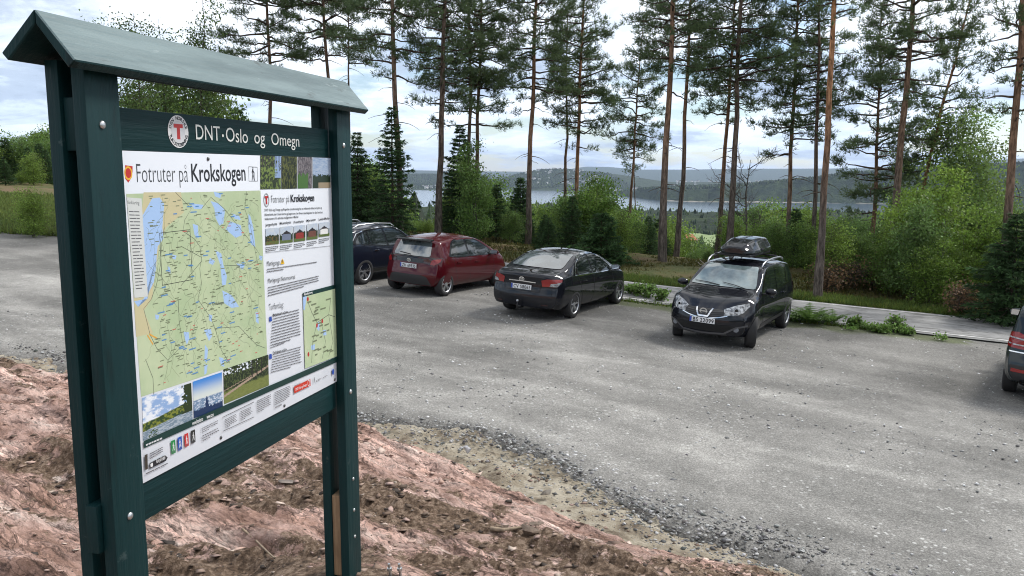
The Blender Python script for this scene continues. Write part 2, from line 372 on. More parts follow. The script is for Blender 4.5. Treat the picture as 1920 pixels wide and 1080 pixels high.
# sandy strip + bare rock
GX, GY, GF = grid(-12.5, 8, -2, 15, .033)
sr = poly_dist(GX, GY, RE)
s = -sr
def rockz(x, y, sr=None):
    s = -(poly_dist(x, y, RE) if sr is None else sr)
    # direction along / across the foliation
    a = .82*x-.57*y; c = .57*x+.82*y
    g_ = 2.15*(1-np.exp(-np.maximum(s, 0)/3.6))
    z = plane(x, y)-.06+g_
    w = sstep(-.1, 1.0, s)
    z = z+w*(fbm(a*.42, c*.8, 3, 31)-.5)*.30*sstep(0, 3, s)
    ledge = fbm(a*.55+3, c*3.2, 5, 33); z = z+w*(ledge-.5)*.16; tr_ = fbm(a*.8+7, c*2.6+2*fbm(a*.6, c*.6, 2, 48), 4, 47)*8; z = z+w*(np.floor(tr_)+sstep(.55, .95, tr_-np.floor(tr_)))*.022-w*.09
    step = fbm(a*1.1, c*7.5+fbm(a*2, c*2, 3, 36)*2, 4, 37, .6); z = z+w*(np.abs(step-.5))*.20+w*np.maximum(fbm(a*.9, c*4+3, 3, 45)-.52, 0)*.35
    fl = fbm(a*3, c*9, 4, 39, .6); z = z+w*(np.floor(fl*9)/9-.5)*.07
    f2 = fbm(a*9+4, c*20, 3, 46, .6); z = z+w*np.floor(f2*6)/6*.028
    board = np.exp(-(((x+.73)/.5)**2+((y-3.4)/.5)**2)); z = z*(1-board)+(-1.74)*board
    sand = (1-w)*((fbm(x*1.7, y*1.7, 4, 41)-.5)*.16+(fbm(x*9, y*9, 3, 42)-.5)*.045)
    return z+sand
ROCK_RAW = rockz
Z = rockz(GX, GY, sr)
keep = (sr < 1.35) & (GX*GX+GY*GY < 18**2)
u, F2 = cut(None, GF, keep.ravel())
g = bpy.data.materials.new('bare_rock'); g.use_nodes = True; nt = g.node_tree; b = nt.nodes['Principled BSDF']; b.inputs['Roughness'].default_value = .85; b.inputs['Specular IOR Level'].default_value = .25
t = N('ShaderNodeTexCoord'); v = t.outputs['Object']
fol = aligned(v, (.33, 1.4, 1))
pink = ramp(noise(fol.outputs[0], 2.6, 11, .74, .3), [(.35, (.21, .125, .09)), (.43, (.40, .25, .195)), (.52, (.55, .37, .31)), (.60, (.66, .49, .42)), (.68, (.80, .68, .60))], 'LINEAR')
crk = ramp(noise(fol.outputs[0], 14, 6, .75), [(.36, .28), (.49, 1), (.7, 1.2)], 'LINEAR'); pink = mixc(1, pink, crk, 'MULTIPLY')
wv = N('ShaderNodeVectorMath', operation='ADD'); nn_ = N('ShaderNodeTexNoise'); Lk(fol.outputs[0], nn_.inputs['Vector']); nn_.inputs['Scale'].default_value = 3.5; nn_.inputs['Detail'].default_value = 5
sc2 = N('ShaderNodeVectorMath', operation='SCALE'); Lk(nn_.outputs['Color'], sc2.inputs[0]); sc2.inputs['Scale'].default_value = .45; Lk(fol.outputs[0], wv.inputs[0]); Lk(sc2.outputs[0], wv.inputs[1])
def flake(scale):
    e = N('ShaderNodeTexVoronoi', feature='DISTANCE_TO_EDGE'); Lk(wv.outputs[0], e.inputs['Vector']); e.inputs['Scale'].default_value = scale
    f = N('ShaderNodeTexVoronoi', feature='F1'); Lk(wv.outputs[0], f.inputs['Vector']); f.inputs['Scale'].default_value = scale
    q = N('ShaderNodeSeparateColor'); Lk(f.outputs['Color'], q.inputs[0]); return e.outputs['Distance'], q.outputs[0]
e1, f1 = flake(7); e2, f2_ = flake(19)
patch = ramp(noise(v, 1.1, 5, .6), [(.42, 0), (.56, 1)], 'LINEAR')
cells = mixc(1, ramp(f1, [(0, .82), (1, 1.45)], 'LINEAR'), ramp(f2_, [(0, .80), (1, 1.45)], 'LINEAR'), 'MULTIPLY')
edges = mixc(1, ramp(e1, [(0, .30), (.05, 1)], 'LINEAR'), ramp(e2, [(0, .45), (.07, 1)], 'LINEAR'), 'MULTIPLY')
pink = mixc(mathn('ADD', mathn('MULTIPLY', patch, .7), .25), pink, mixc(1, pink, mixc(1, cells, edges, 'MULTIPLY'), 'MULTIPLY'))
soil = ramp(noise(v, 22, 6, .75), [(.36, (.055, .036, .024)), (.50, (.18, .12, .08)), (.62, (.38, .28, .205))], 'LINEAR')
at = N('ShaderNodeAttribute', attribute_name='col'); sc_ = N('ShaderNodeSeparateColor'); Lk(at.outputs['Color'], sc_.inputs[0])
sandc = ramp(noise(v, 3.0, 8, .7), [(.36, (.16, .125, .09)), (.47, (.34, .29, .215)), (.60, (.48, .43, .34))], 'LINEAR')
msk = ramp(mathn('ADD', sc_.outputs[0], mathn('MULTIPLY', mathn('SUBTRACT', noise(v, 6, 10, .82), .5), 1.9)), [(.475, 0), (.525, 1)], 'LINEAR')
c0 = mixc(msk, pink, soil)
c0 = mixc(ramp(mathn('ADD', sc_.outputs[1], mathn('MULTIPLY', mathn('SUBTRACT', noise(v, 5, 6, .7), .5), .6)), [(.42, 0), (.58, 1)], 'LINEAR'), c0, sandc)
Lk(c0, b.inputs['Base Color'])
bn = N('ShaderNodeBump'); bn.inputs['Strength'].default_value = 1; bn.inputs['Distance'].default_value = .045; Lk(noise(fol.outputs[0], 16, 8, .75), bn.inputs['Height'])
bn2 = N('ShaderNodeBump'); bn2.inputs['Strength'].default_value = .7; bn2.inputs['Distance'].default_value = .012; Lk(noise(v, 70, 5, .75), bn2.inputs['Height']); Lk(bn.outputs[0], bn2.inputs['Normal'])
bn3 = N('ShaderNodeBump'); bn3.inputs['Strength'].default_value = .8; bn3.inputs['Distance'].default_value = .02; Lk(f1, bn3.inputs['Height']); Lk(bn2.outputs[0], bn3.inputs['Normal'])
Lk(bn3.outputs[0], b.inputs['Normal'])
soilm = .27+2.3*(fbm(GX*.75+2+GY*.2, GY*1.5, 6, 51, .62)-.5)
soilm = soilm+.22*np.exp(-(((GX+.4)/1.5)**2+((GY-4.4)/1.6)**2))-.25*np.exp(-(((GX+2.2)/1.2)**2+((GY-2.8)/1.4)**2))-.18*np.exp(-((s-.7)/.5)**2)
sandm = sstep(.35, -.15, s)
soilm = np.minimum(soilm, .86)
cc = np.stack([np.clip(soilm, 0, 1), sandm, sandm*0], -1).reshape(-1, 3)
tag(nmesh('rock_outcrop', np.stack([GX, GY, Z], -1).reshape(-1, 3)[u], F2, g, smooth=True, colors=cc[u]), 'bare pinkish rock with brown soil and flakes in front of the gravel', kind='structure')
RZ = (GX[0], GY[:, 0], Z)
def rock_h(x, y):
    xi = np.clip((np.asarray(x)-RZ[0][0])/.033, 0, len(RZ[0])-2); yi = np.clip((np.asarray(y)-RZ[1][0])/.033, 0, len(RZ[1])-2)
    i = yi.astype(int); j = xi.astype(int); fy = yi-i; fx = xi-j; Zr = RZ[2]
    return Zr[i, j]*(1-fx)*(1-fy)+Zr[i, j+1]*fx*(1-fy)+Zr[i+1, j]*(1-fx)*fy+Zr[i+1, j+1]*fx*fy

# loose stones and chips (nobody could count them)
rng = np.random.default_rng(5)
OCT = np.array([(1, 0, 0), (-1, 0, 0), (0, 1, 0), (0, -1, 0), (0, 0, 1), (0, 0, -1)], float)
OF = np.array([(0, 2, 4), (2, 1, 4), (1, 3, 4), (3, 0, 4), (2, 0, 5), (1, 2, 5), (3, 1, 5), (0, 3, 5)])
def stones(name, P, size, flat, colors, mat, label):
    n = len(P); V = OCT[None]*(.6+.8*rng.random((n, 6, 3)))+rng.normal(0, .18, (n, 6, 3))
    V = V*size[:, None, None]; V[:, :, 2] *= flat[:, None]
    th = rng.random(n)*6.28; c, s_ = np.cos(th)[:, None], np.sin(th)[:, None]
    V = np.stack([V[:, :, 0]*c-V[:, :, 1]*s_, V[:, :, 0]*s_+V[:, :, 1]*c, V[:, :, 2]+V[:, :, 0]*rng.normal(0, .2, (n, 1))], -1)+P[:, None]
    Fc = (OF[None]+6*np.arange(n)[:, None, None]).reshape(-1, 3)
    return tag(nmesh(name, V.reshape(-1, 3), Fc, mat, colors=np.repeat(colors, 6, axis=0)), label, kind='stuff')
stm = MV('stone', .8, .3)
n = 90000
y_ = rng.uniform(3, 27, n)**1; x_ = rng.uniform(-11, 16, n)
srr = poly_dist(x_, y_, RE)
dens = np.where((srr > .1) & (srr < 1.1), 1., np.where(srr >= 1.1, .30*sstep(.45, .6, fbm(x_*.5, y_*.8, 4, 61))+.04, 0))
dens = dens*np.where(poly_dist(x_, y_, ROADN) < -.6, 1, 0)
k = rng.random(n) < dens; x_, y_, srr = x_[k], y_[k], srr[k]
extra = 8500                                     # the crushed bank along the rock
tt = rng.random(extra)*(len(RE)-3)+1; i = tt.astype(int); fr = (tt-i)[:, None]; Pb = RE[i]*(1-fr)+RE[i+1]*fr+rng.normal(0, .20, (extra, 2))
nn = np.array([.55, .83]); Pb = Pb+nn*(.62+.35*np.exp(-((Pb[:, :1]+.6)/1.9)**2)+.20*rng.normal(0, 1, (extra, 1))+.25*rng.random((extra, 1))**2)
x_ = np.r_[x_, Pb[:, 0]]; y_ = np.r_[y_, Pb[:, 1]]; srr = poly_dist(x_, y_, RE); kk = (srr > .05) & (np.hypot(x_, y_) < 28); x_, y_, srr = x_[kk], y_[kk], srr[kk]
sz = .0055+.024*rng.random(len(x_))**5; sz = np.where(srr < 1.4, sz*1.15, sz*1.1)
z_ = plane(x_, y_)-.14*sstep(.8, .4, srr)+sz*.1; z_ = np.where((srr < 1.33) & (x_ > -12) & (x_ < 7.5), np.maximum(z_, rock_h(x_, y_)+sz*.1), z_)
gq = (.12+.50*rng.random(len(x_))**1.6)*np.where(srr < 1.2, .75, 1.25); tint = rng.normal(0, .004, (len(x_), 3))
stones('loose_gravel', np.stack([x_, y_, z_], 1), sz, rng.uniform(.35, .8, len(x_)), np.clip(gq[:, None]*np.array([1, 1, .99])+tint, .02, .7), stm, 'loose crushed stones scattered over the parking area and its edge')
n = 95000
x_ = rng.uniform(-9, 6, n); y_ = rng.uniform(1.2, 13, n); srr = poly_dist(x_, y_, RE)
sm = .27+2.3*(fbm(x_*.75+2+y_*.2, y_*1.5, 6, 51, .62)-.5)+.22*np.exp(-(((x_+.4)/1.5)**2+((y_-4.4)/1.6)**2))
kk = (srr < .55) & (rng.random(n) < .10+.62*sstep(.42, .60, sm)); x_, y_ = x_[kk], y_[kk]
dcam = np.hypot(x_, y_); sz = (.005+.024*rng.random(len(x_))**4)*np.clip(dcam/4, .7, 1.4)
pal = np.array([(.10, .07, .05), (.19, .13, .095), (.29, .21, .165), (.38, .27, .23), (.05, .038, .03), (.48, .39, .32)])
cc = pal[rng.choice(6, len(x_), p=[.28, .25, .15, .1, .17, .05])]*rng.uniform(.75, 1.25, (len(x_), 1))
stones('rock_chips', np.stack([x_, y_, rock_h(x_, y_)+sz*.1], 1), sz, rng.uniform(.06, .22, len(x_)), cc, stm, 'brown bark and stone chips lying on the rock')

n = 5200
x_ = rng.uniform(-9, 5.5, n); y_ = rng.uniform(1.2, 12, n); srr = poly_dist(x_, y_, RE); kk = (srr < .0) & (rng.random(n) < .25+.9*sstep(.40, .62, fbm(x_*.6+9, y_*.6, 3, 55)))
x_, y_ = x_[kk], y_[kk]; sz = .018+.05*rng.random(len(x_))**3
pal = np.array([(.48, .34, .28), (.36, .24, .19), (.56, .44, .37), (.22, .15, .115), (.10, .07, .05)]); cc = pal[rng.choice(5, len(x_), p=[.3, .25, .15, .18, .12])]*rng.uniform(.8, 1.2, (len(x_), 1))
stones('rock_flakes', np.stack([x_, y_, rock_h(x_, y_)+.004], 1), sz, rng.uniform(.08, .16, len(x_)), cc, stm, 'flat broken flakes of the pink rock')
# ------------------------------------------------------------ notice board
az_ = 1.3148; la_, lf_ = -.00532, -.01072
U = np.array([math.cos(az_), math.sin(az_), 0]); Nn = np.array([math.sin(az_), -math.cos(az_), 0])
Zb = np.array([0, 0, 1.])+la_*U+lf_*Nn; Zb /= np.linalg.norm(Zb); U = U-Zb*(U@Zb); U /= np.linalg.norm(U); Yb = np.cross(Zb, U)
O_ = np.array([-1.0499, 2.19668, .05103]); BW, BH, FT, PW, TH = 1.2275, .92, 1.80, .118, .038
mw = Matrix(((U[0], Yb[0], Zb[0], 0), (U[1], Yb[1], Zb[1], 0), (U[2], Yb[2], Zb[2], 0), (0, 0, 0, 1)))
mw.translation = Vector(O_-Zb*FT)
board = empty('notice_board', mw=mw, label='tall dark green wooden notice board with small roof holding a hiking map poster', cat='notice board')
def green(name, c, c2, rough, bump):
    m = M(name, c, rough=rough, c2=c2, vscale=2.2, bump=bump, bscale=1, spec=.45, stretch=(6, 6, 1))
    return m
GREEN = M('green_painted_wood', (.0028, .023, .025), rough=.5, c2=(.004, .031, .033), vscale=9, bump=.35, bscale=70, spec=.22, stretch=(1, 1, .06))
GREENH = M('green_painted_rail', (.0028, .023, .025), rough=.5, c2=(.004, .031, .033), vscale=9, bump=.35, bscale=70, spec=.22, stretch=(.06, 1, 1))
def flecks(m, c, scale, lo, hi, stretch=(1, 1, 1)):
    global nt
    nt = m.node_tree; b = nt.nodes['Principled BSDF']; src = b.inputs['Base Color'].links[0].from_socket; t = N('ShaderNodeTexCoord'); q = N('ShaderNodeMapping'); Lk(t.outputs['Object'], q.inputs[0]); q.inputs['Scale'].default_value = stretch
    Lk(mixc(ramp(noise(q.outputs[0], scale, 5, .65), [(lo, 0), (hi, 1)], 'LINEAR'), src, c), b.inputs['Base Color'])
flecks(GREEN, (.035, .060, .060), 16, .66, .72); flecks(GREEN, (.001, .008, .009), 5, .60, .70, (1.5, 1.5, .25)); flecks(GREENH, (.03, .055, .055), 18, .68, .74)
ROOF = M('weathered_sheen_green', (.060, .105, .112), rough=.5, c2=(.135, .195, .20), vscale=14, bump=.5, bscale=60, spec=.5, stretch=(.12, 1, 1))  # pale tone holds the sky sheen on the upper faces, besides weathering
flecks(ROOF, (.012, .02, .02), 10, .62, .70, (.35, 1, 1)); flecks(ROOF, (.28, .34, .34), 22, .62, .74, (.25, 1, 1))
def bpart(name, boxes, mat, parent=board, bev=.003):
    bm = bmesh.new()
    for c, s in boxes: box(bm, c, s, bevel=bev)
    return bobj(name, bm, mat, parent, smooth=35)
z0 = FT
def plank(u, y, zb, zt, name='post'): return bpart(name, [((u, y, (zb+zt)/2+z0), (PW, TH, zt-zb))], GREEN)
for u in (-PW/2, BW+PW/2):
    plank(u, -TH/2, -FT-.12, .200); plank(u, TH*1.5, -FT-.12, .215)
# short spacer blocks between the two planks of each leg
bpart('spacer_block', [((-.055, TH/2, z0+.06), (.106, TH-.002, .13))], GREEN)
bpart('spacer_block', [((-.079, TH/2, z0-.985), (.11, TH-.002, .13))], GREEN)
bpart('spacer_block', [((BW+.045, TH/2, z0-1.60), (.08, TH-.002, .36))], M('bare_wood', (.17, .105, .055), rough=.8, c2=(.27, .18, .10), vscale=6, stretch=(8, 8, 1), bump=.3))
bpart('top_rail', [((BW/2, TH/2, z0+.056), (BW-.004, TH-.002, .112))], GREENH)
bpart('bottom_rail', [((BW/2, TH/2, z0-.973), (BW-.004, TH-.002, .118))], GREENH)
bpart('backing_board', [((BW/2, .024, z0-BH/2), (BW-.004, .018, BH-.02))], GREENH)
# roof: two sloping planks meeting at a ridge
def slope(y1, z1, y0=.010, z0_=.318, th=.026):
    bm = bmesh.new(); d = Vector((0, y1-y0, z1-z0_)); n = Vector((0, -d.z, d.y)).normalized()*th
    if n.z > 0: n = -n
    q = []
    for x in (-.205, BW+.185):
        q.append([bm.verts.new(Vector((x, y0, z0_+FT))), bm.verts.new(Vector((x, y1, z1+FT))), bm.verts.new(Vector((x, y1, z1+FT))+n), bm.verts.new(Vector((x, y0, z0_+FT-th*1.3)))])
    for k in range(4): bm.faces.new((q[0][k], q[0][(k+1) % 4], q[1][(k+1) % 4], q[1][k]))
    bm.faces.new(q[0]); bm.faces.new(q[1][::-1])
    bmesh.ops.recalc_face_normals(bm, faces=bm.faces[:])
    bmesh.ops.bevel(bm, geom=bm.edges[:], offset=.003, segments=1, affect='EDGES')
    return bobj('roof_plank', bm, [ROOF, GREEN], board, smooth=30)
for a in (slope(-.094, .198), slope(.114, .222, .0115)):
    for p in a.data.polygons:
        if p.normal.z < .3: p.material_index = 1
BOLT = M('zinc_bolt', (.55, .56, .56), rough=.35, metal=.9)
def bolt(u, z, y=-TH-.001, r=.0105):
    bm = bmesh.new(); bmesh.ops.create_uvsphere(bm, u_segments=14, v_segments=8, radius=r)
    for v in bm.verts: v.co = Vector((v.co.x+u, v.co.z*.55+y, v.co.y+z+z0))
    return bobj('bolt', bm, BOLT, board, smooth=60)
HM = None
def homog(src, dst):
    A = []
    for (x, y), (u, v) in zip(src, dst):
        A += [[x, y, 1, 0, 0, 0, -u*x, -u*y, -u], [0, 0, 0, x, y, 1, -v*x, -v*y, -v]]
    return np.linalg.svd(np.array(A, float))[2][-1].reshape(3, 3)
HM = homog([(229, 281), (617, 297), (629, 715), (269, 905)], [(.0449, 0), (BW, 0), (BW, -BH), (.0463, -BH)])
def P2(px, py):
    """where a point of the poster seen in the photograph lies on the real poster (u, z)"""
    q = HM @ np.array([px, py, 1.]); return q[0]/q[2], q[1]/q[2]
for u, z in ((-.067, .06), (-.06, -.97), (1.28, .05), (1.282, -.975)): bolt(u, z)
bolt(1.285, -1.36, r=.008); bolt(1.285, -1.50, r=.008); bolt(1.286, -1.62, r=.008)
# the printed panel
WHITE = M('printed_white', (.72, .75, .80), rough=.32, spec=.5)
panel = bpart('map_panel', [((BW/2, -.001, z0-BH/2), (BW-.002, .010, BH-.002))], WHITE, bev=.001)
panel['label'] = 'white printed poster panel with map and photos'
SURF = -.006
LAY = [0]
def layer(): LAY[0] += 1; return SURF-.0002-.00004*LAY[0]
def pquad(pts, nx=1, ny=1):
    """pts: 4 photo px corners TL TR BR BL -> grid V on panel, F"""
    c = [np.array(P2(*p)) for p in pts]; s, t = np.meshgrid(np.linspace(0, 1, nx+1), np.linspace(0, 1, ny+1))
    q = (c[0]*(1-s[..., None])+c[1]*s[..., None])*(1-t[..., None])+(c[3]*(1-s[..., None])+c[2]*s[..., None])*t[..., None]
    i = np.arange(ny)[:, None]*(nx+1); j = np.arange(nx)[None]
    return q, np.stack([i+j, i+nx+1+j, i+nx+2+j, i+j+1], -1).reshape(-1, 4), s, t
def toV(q, y): q = np.asarray(q).reshape(-1, 2); return np.c_[q[:, 0], np.full(len(q), y), q[:, 1]+z0]
INK = lambda n, c: M('ink_'+n, c, rough=.35, spec=.4)
def sheet(name, pts, mat, y=None, parent=panel):
    y = layer() if y is None else y
    return nmesh(name, toV([P2(*p) for p in pts], y), [list(range(len(pts)))], mat, parent)
PHOTO = MV('printed_photo', .35, .4)
def photo(pts, nx, ny, fn, name='printed_photo'):
    q, Fc, s, t = pquad(pts, nx, ny); sc_ = (s[:-1, :-1]+s[1:, 1:])/2; tc_ = (t[:-1, :-1]+t[1:, 1:])/2
    c = fn(sc_, tc_); c = np.stack([np.broadcast_to(k, sc_.shape) for k in c], -1).reshape(-1, 3)
    return nmesh(name, toV(q, layer()), Fc, PHOTO, panel, colors=np.clip(c, 0, 1))
def mixv(a, b, m): return [a[k]*(1-m)+b[k]*m for k in range(3)]
def text(body, p0, p1, capz, mat, name='lettering', bold=0, y=None, parent=panel, fit=True, shear=0):
    """p0,p1: photo px of the two baseline ends; capz: capital height in metres"""
    cu = bpy.data.curves.new(name, 'FONT'); cu.body = body; cu.size = 1; cu.offset = bold; cu.resolution_u = 3; cu.fill_mode = 'FRONT'
    o = bpy.data.objects.new(name, cu); col.objects.link(o)
    me = bpy.data.meshes.new_from_object(o); bpy.data.objects.remove(o)
    n = len(me.vertices); V = np.empty(n*3); me.vertices.foreach_get('co', V); V = V.reshape(-1, 3)
    a = np.array(P2(*p0)); b = np.array(P2(*p1)); L = np.linalg.norm(b-a); d = (b-a)/L
    x0, x1 = V[:, 0].min(), V[:, 0].max(); sx = L/(x1-x0); sy = capz/.73
    X_ = (V[:, 0]-x0)*sx; Y_ = V[:, 1]*sy
    q = a+X_[:, None]*d+Y_[:, None]*np.array([-d[1], d[0]])
    me.vertices.foreach_set('co', toV(q, layer() if y is None else y).ravel().astype(np.float32)); me.update()
    me.name = name; me.materials.clear(); me.materials.append(mat)
    o = bpy.data.objects.new(name, me); col.objects.link(o); o.parent = parent
    return o
rs = random.Random(3)
def words(pts, lines, name='body_text', mat=None, fill=.92, th=.42, wl=(.03, .09), bold=1.0):
    """rows of word-long ink marks for print too small to read"""
    y = layer(); V, Fc = [], []; c = [np.array(P2(*p)) for p in pts]
    Lw = np.linalg.norm(c[1]-c[0])
    for k in range(lines):
        t0, t1 = (k+.5-th/2)/lines, (k+.5+th/2)/lines; s = 0; end = fill*(1 if k < lines-1 else rs.uniform(.3, .8))
        while s < end:
            w = rs.uniform(*wl)*(.12/Lw)*bold; e = min(s+w, 1)
            for a, b in ((s, t0), (e, t0), (e, t1), (s, t1)): V.append((c[0]*(1-a)+c[1]*a)*(1-b)+(c[3]*(1-a)+c[2]*a)*b)
            Fc.append([len(V)-4, len(V)-1, len(V)-2, len(V)-3]); s = e+.018*(.12/Lw)
    return tag(nmesh(name, toV(V, y), Fc, mat or INK('grey', (.11, .11, .12)), panel), kind='stuff')
BLK, DGREY, RED, GRN, WHT = INK('black', (.02, .02, .025)), INK('dark_grey', (.06, .065, .07)), INK('red', (.45, .03, .03)), INK('dark_green', (.006, .035, .03)), INK('white', (.72, .72, .72))
def disc(cx, cy, rx, rz, mat, name, n=28, y=None, parent=panel, r0=0):
    u, z = P2(cx, cy); a = np.linspace(0, 2*math.pi, n, endpoint=False)
    if r0: V = np.r_[np.c_[u+rx*np.cos(a), z+rz*np.sin(a)], np.c_[u+r0*rx*np.cos(a), z+r0*rz*np.sin(a)]]; Fc = [[k, (k+1) % n, n+(k+1) % n, n+k] for k in range(n)]
    else: V = np.c_[u+rx*np.cos(a), z+rz*np.sin(a)]; Fc = [list(range(n))]
    return nmesh(name, toV(V, layer() if y is None else y), Fc, mat, parent)
# --- top rail: emblem and lettering (on the painted wood)
rail = bpy.data.objects['top_rail']; yr = -.0002
em = disc(334.5, 246.5, .047, .047, WHT, 'emblem', y=yr-.0002, parent=rail)
disc(334.5, 246.5, .031, .031, INK('pale', (.60, .60, .62)), 'emblem_centre', y=yr-.0005, parent=rail)
def tee(cx, cy, w, hgt, y, parent):
    u, z = P2(cx, cy); t = hgt*.26
    V = [(u-w/2, z+hgt/2), (u-w/2, z+hgt/2-t), (u-t*.62, z+hgt/2-t), (u-t*.62, z-hgt/2), (u+t*.62, z-hgt/2), (u+t*.62, z+hgt/2-t), (u+w/2, z+hgt/2-t), (u+w/2, z+hgt/2)]
    return nmesh('emblem_letter', toV(V, y), [list(range(8))], RED, parent)
tee(334.5, 246.5, .042, .044, yr-.0008, rail)
def arc_text(body, cx, cy, r, a0, a1, size, y, parent, flip=False):
    u, z = P2(cx, cy)
    Vs, Fs, o0 = [], [], 0
    for k, ch in enumerate(body):
        if ch == ' ': continue
        cu = bpy.data.curves.new('c', 'FONT'); cu.body = ch; cu.size = size; cu.align_x = 'CENTER'; cu.offset = .0004; cu.resolution_u = 2
        o = bpy.data.objects.new('c', cu); col.objects.link(o); me = bpy.data.meshes.new_from_object(o); bpy.data.objects.remove(o)
        a = a0+(a1-a0)*k/(len(body)-1); rot = a-math.pi/2 if not flip else a+math.pi/2
        V = np.array([v.co[:2] for v in me.vertices]); rr_ = r if not flip else r
        c, s = math.cos(rot), math.sin(rot)
        V = np.stack([V[:, 0]*c-V[:, 1]*s, V[:, 0]*s+V[:, 1]*c], 1)+np.array([u+rr_*math.cos(a), z+rr_*math.sin(a)])
        Vs.append(V); Fs += [[i+o0 for i in p.vertices] for p in me.polygons]; o0 += len(V); bpy.data.meshes.remove(me)
    nmesh('emblem_lettering', toV(np.concatenate(Vs), y), Fs, BLK, parent)
arc_text('DEN NORSKE', 334.5, 246.5, .0335, R(160), R(20), .0145, yr-.0008, rail)
arc_text('TURISTFORENING', 334.5, 246.5, .0435, R(200), R(340), .0145, yr-.0008, rail, flip=True)
CREAM = INK('cream', (.72, .74, .70))
text('DNT', (368, 261), (413, 264), .047, CREAM, parent=rail, y=yr-.0005, bold=.0)
disc(418, 254.5, .0048, .0048, CREAM, 'lettering', y=yr-.0005, parent=rail)
text('Oslo', (424, 265), (465, 269), .047, CREAM, parent=rail, y=yr-.0005, bold=.0)
text('og', (477, 269), (497, 271), .046, CREAM, parent=rail, y=yr-.0005, bold=.0)
text('Omegn', (509, 272), (561, 276), .044, CREAM, parent=rail, y=yr-.0005, bold=.0)
# --- title
sh = [(231, 309), (245, 311), (245, 322), (243, 333), (237, 342), (231, 334)]
sheet('shield', sh, INK('shield_red', (.50, .03, .025))); disc(237, 324, .0155, .0185, INK('yellow', (.75, .42, .04)), 'shield_ring', r0=.72)
text('Fotruter på', (253.5, 341.5), (350, 341), .054, DGREY, bold=-.010)
text('Krokskogen', (356.5, 340.5), (458, 338.5), .056, BLK, bold=.013)
def outline(pts, wpx, mat, name='box_line', closed=True, y=None):
    q = [np.array(P2(*p)) for p in pts]
    if closed: q.append(q[0])
    y = layer() if y is None else y; V, Fc = [], []
    for a, b in zip(q[:-1], q[1:]):
        d = b-a; L = np.linalg.norm(d)
        if L < 1e-6: continue
        n = np.array([-d[1], d[0]])/L*wpx/2
        V += [a+n, a-n, b-n, b+n]; k = len(V); Fc.append([k-4, k-3, k-2, k-1])
    return V, Fc, y, mat, name
def lines(lst, w, mat, name):
    y = layer(); name = {'map_paths': 'map_path', 'map_roads': 'map_road', 'inset_paths': 'inset_path', 'map_highway': 'map_highway'}.get(name, name)
    for pts, closed in lst:
        q = np.array([P2(*p) for p in pts]); n = len(q)
        T = (np.roll(q, -1, 0)-np.roll(q, 1, 0)) if closed else np.gradient(q, axis=0)
        T /= np.linalg.norm(T, axis=1)[:, None]+1e-9; off = np.stack([-T[:, 1], T[:, 0]], 1)*w/2*(1.4 if closed else 1)
        V = np.r_[q+off, q-off]; m = n if closed else n-1
        nmesh(name, toV(V, y), [[k, (k+1) % n, n+(k+1) % n, n+k] for k in range(m)], mat, panel)
lines([([(463.5, 313), (479.5, 314), (480, 340), (464, 340)], True)], .0016, DGREY, 'pictogram_frame')
def walker(cx, cy, s, mat, y=None):
    y = layer() if y is None else y; u, z = P2(cx, cy); V, Fc = [], []
    def bar(a, b, w):
        a, b = np.array(a)*s, np.array(b)*s; d = b-a; n = np.array([-d[1], d[0]])/np.linalg.norm(d)*w*s/2; k = len(V)
        V.extend([(u+p[0], z+p[1]) for p in (a+n, a-n, b-n, b+n)]); Fc.append([k, k+1, k+2, k+3])
    bar((.05, .78), (.05, 1.0), .2); bar((0, .72), (0, .1), .28); bar((0, .15), (.28, -.9), .15); bar((0, .15), (-.3, -.9), .15)
    bar((0, .62), (.3, .2), .1); bar((0, .62), (-.3, .25), .1); bar((.38, .25), (.42, -.9), .05)
    return nmesh('walker_symbol', toV(V, y), Fc, mat, panel)
walker(471.5, 327, .024, BLK)
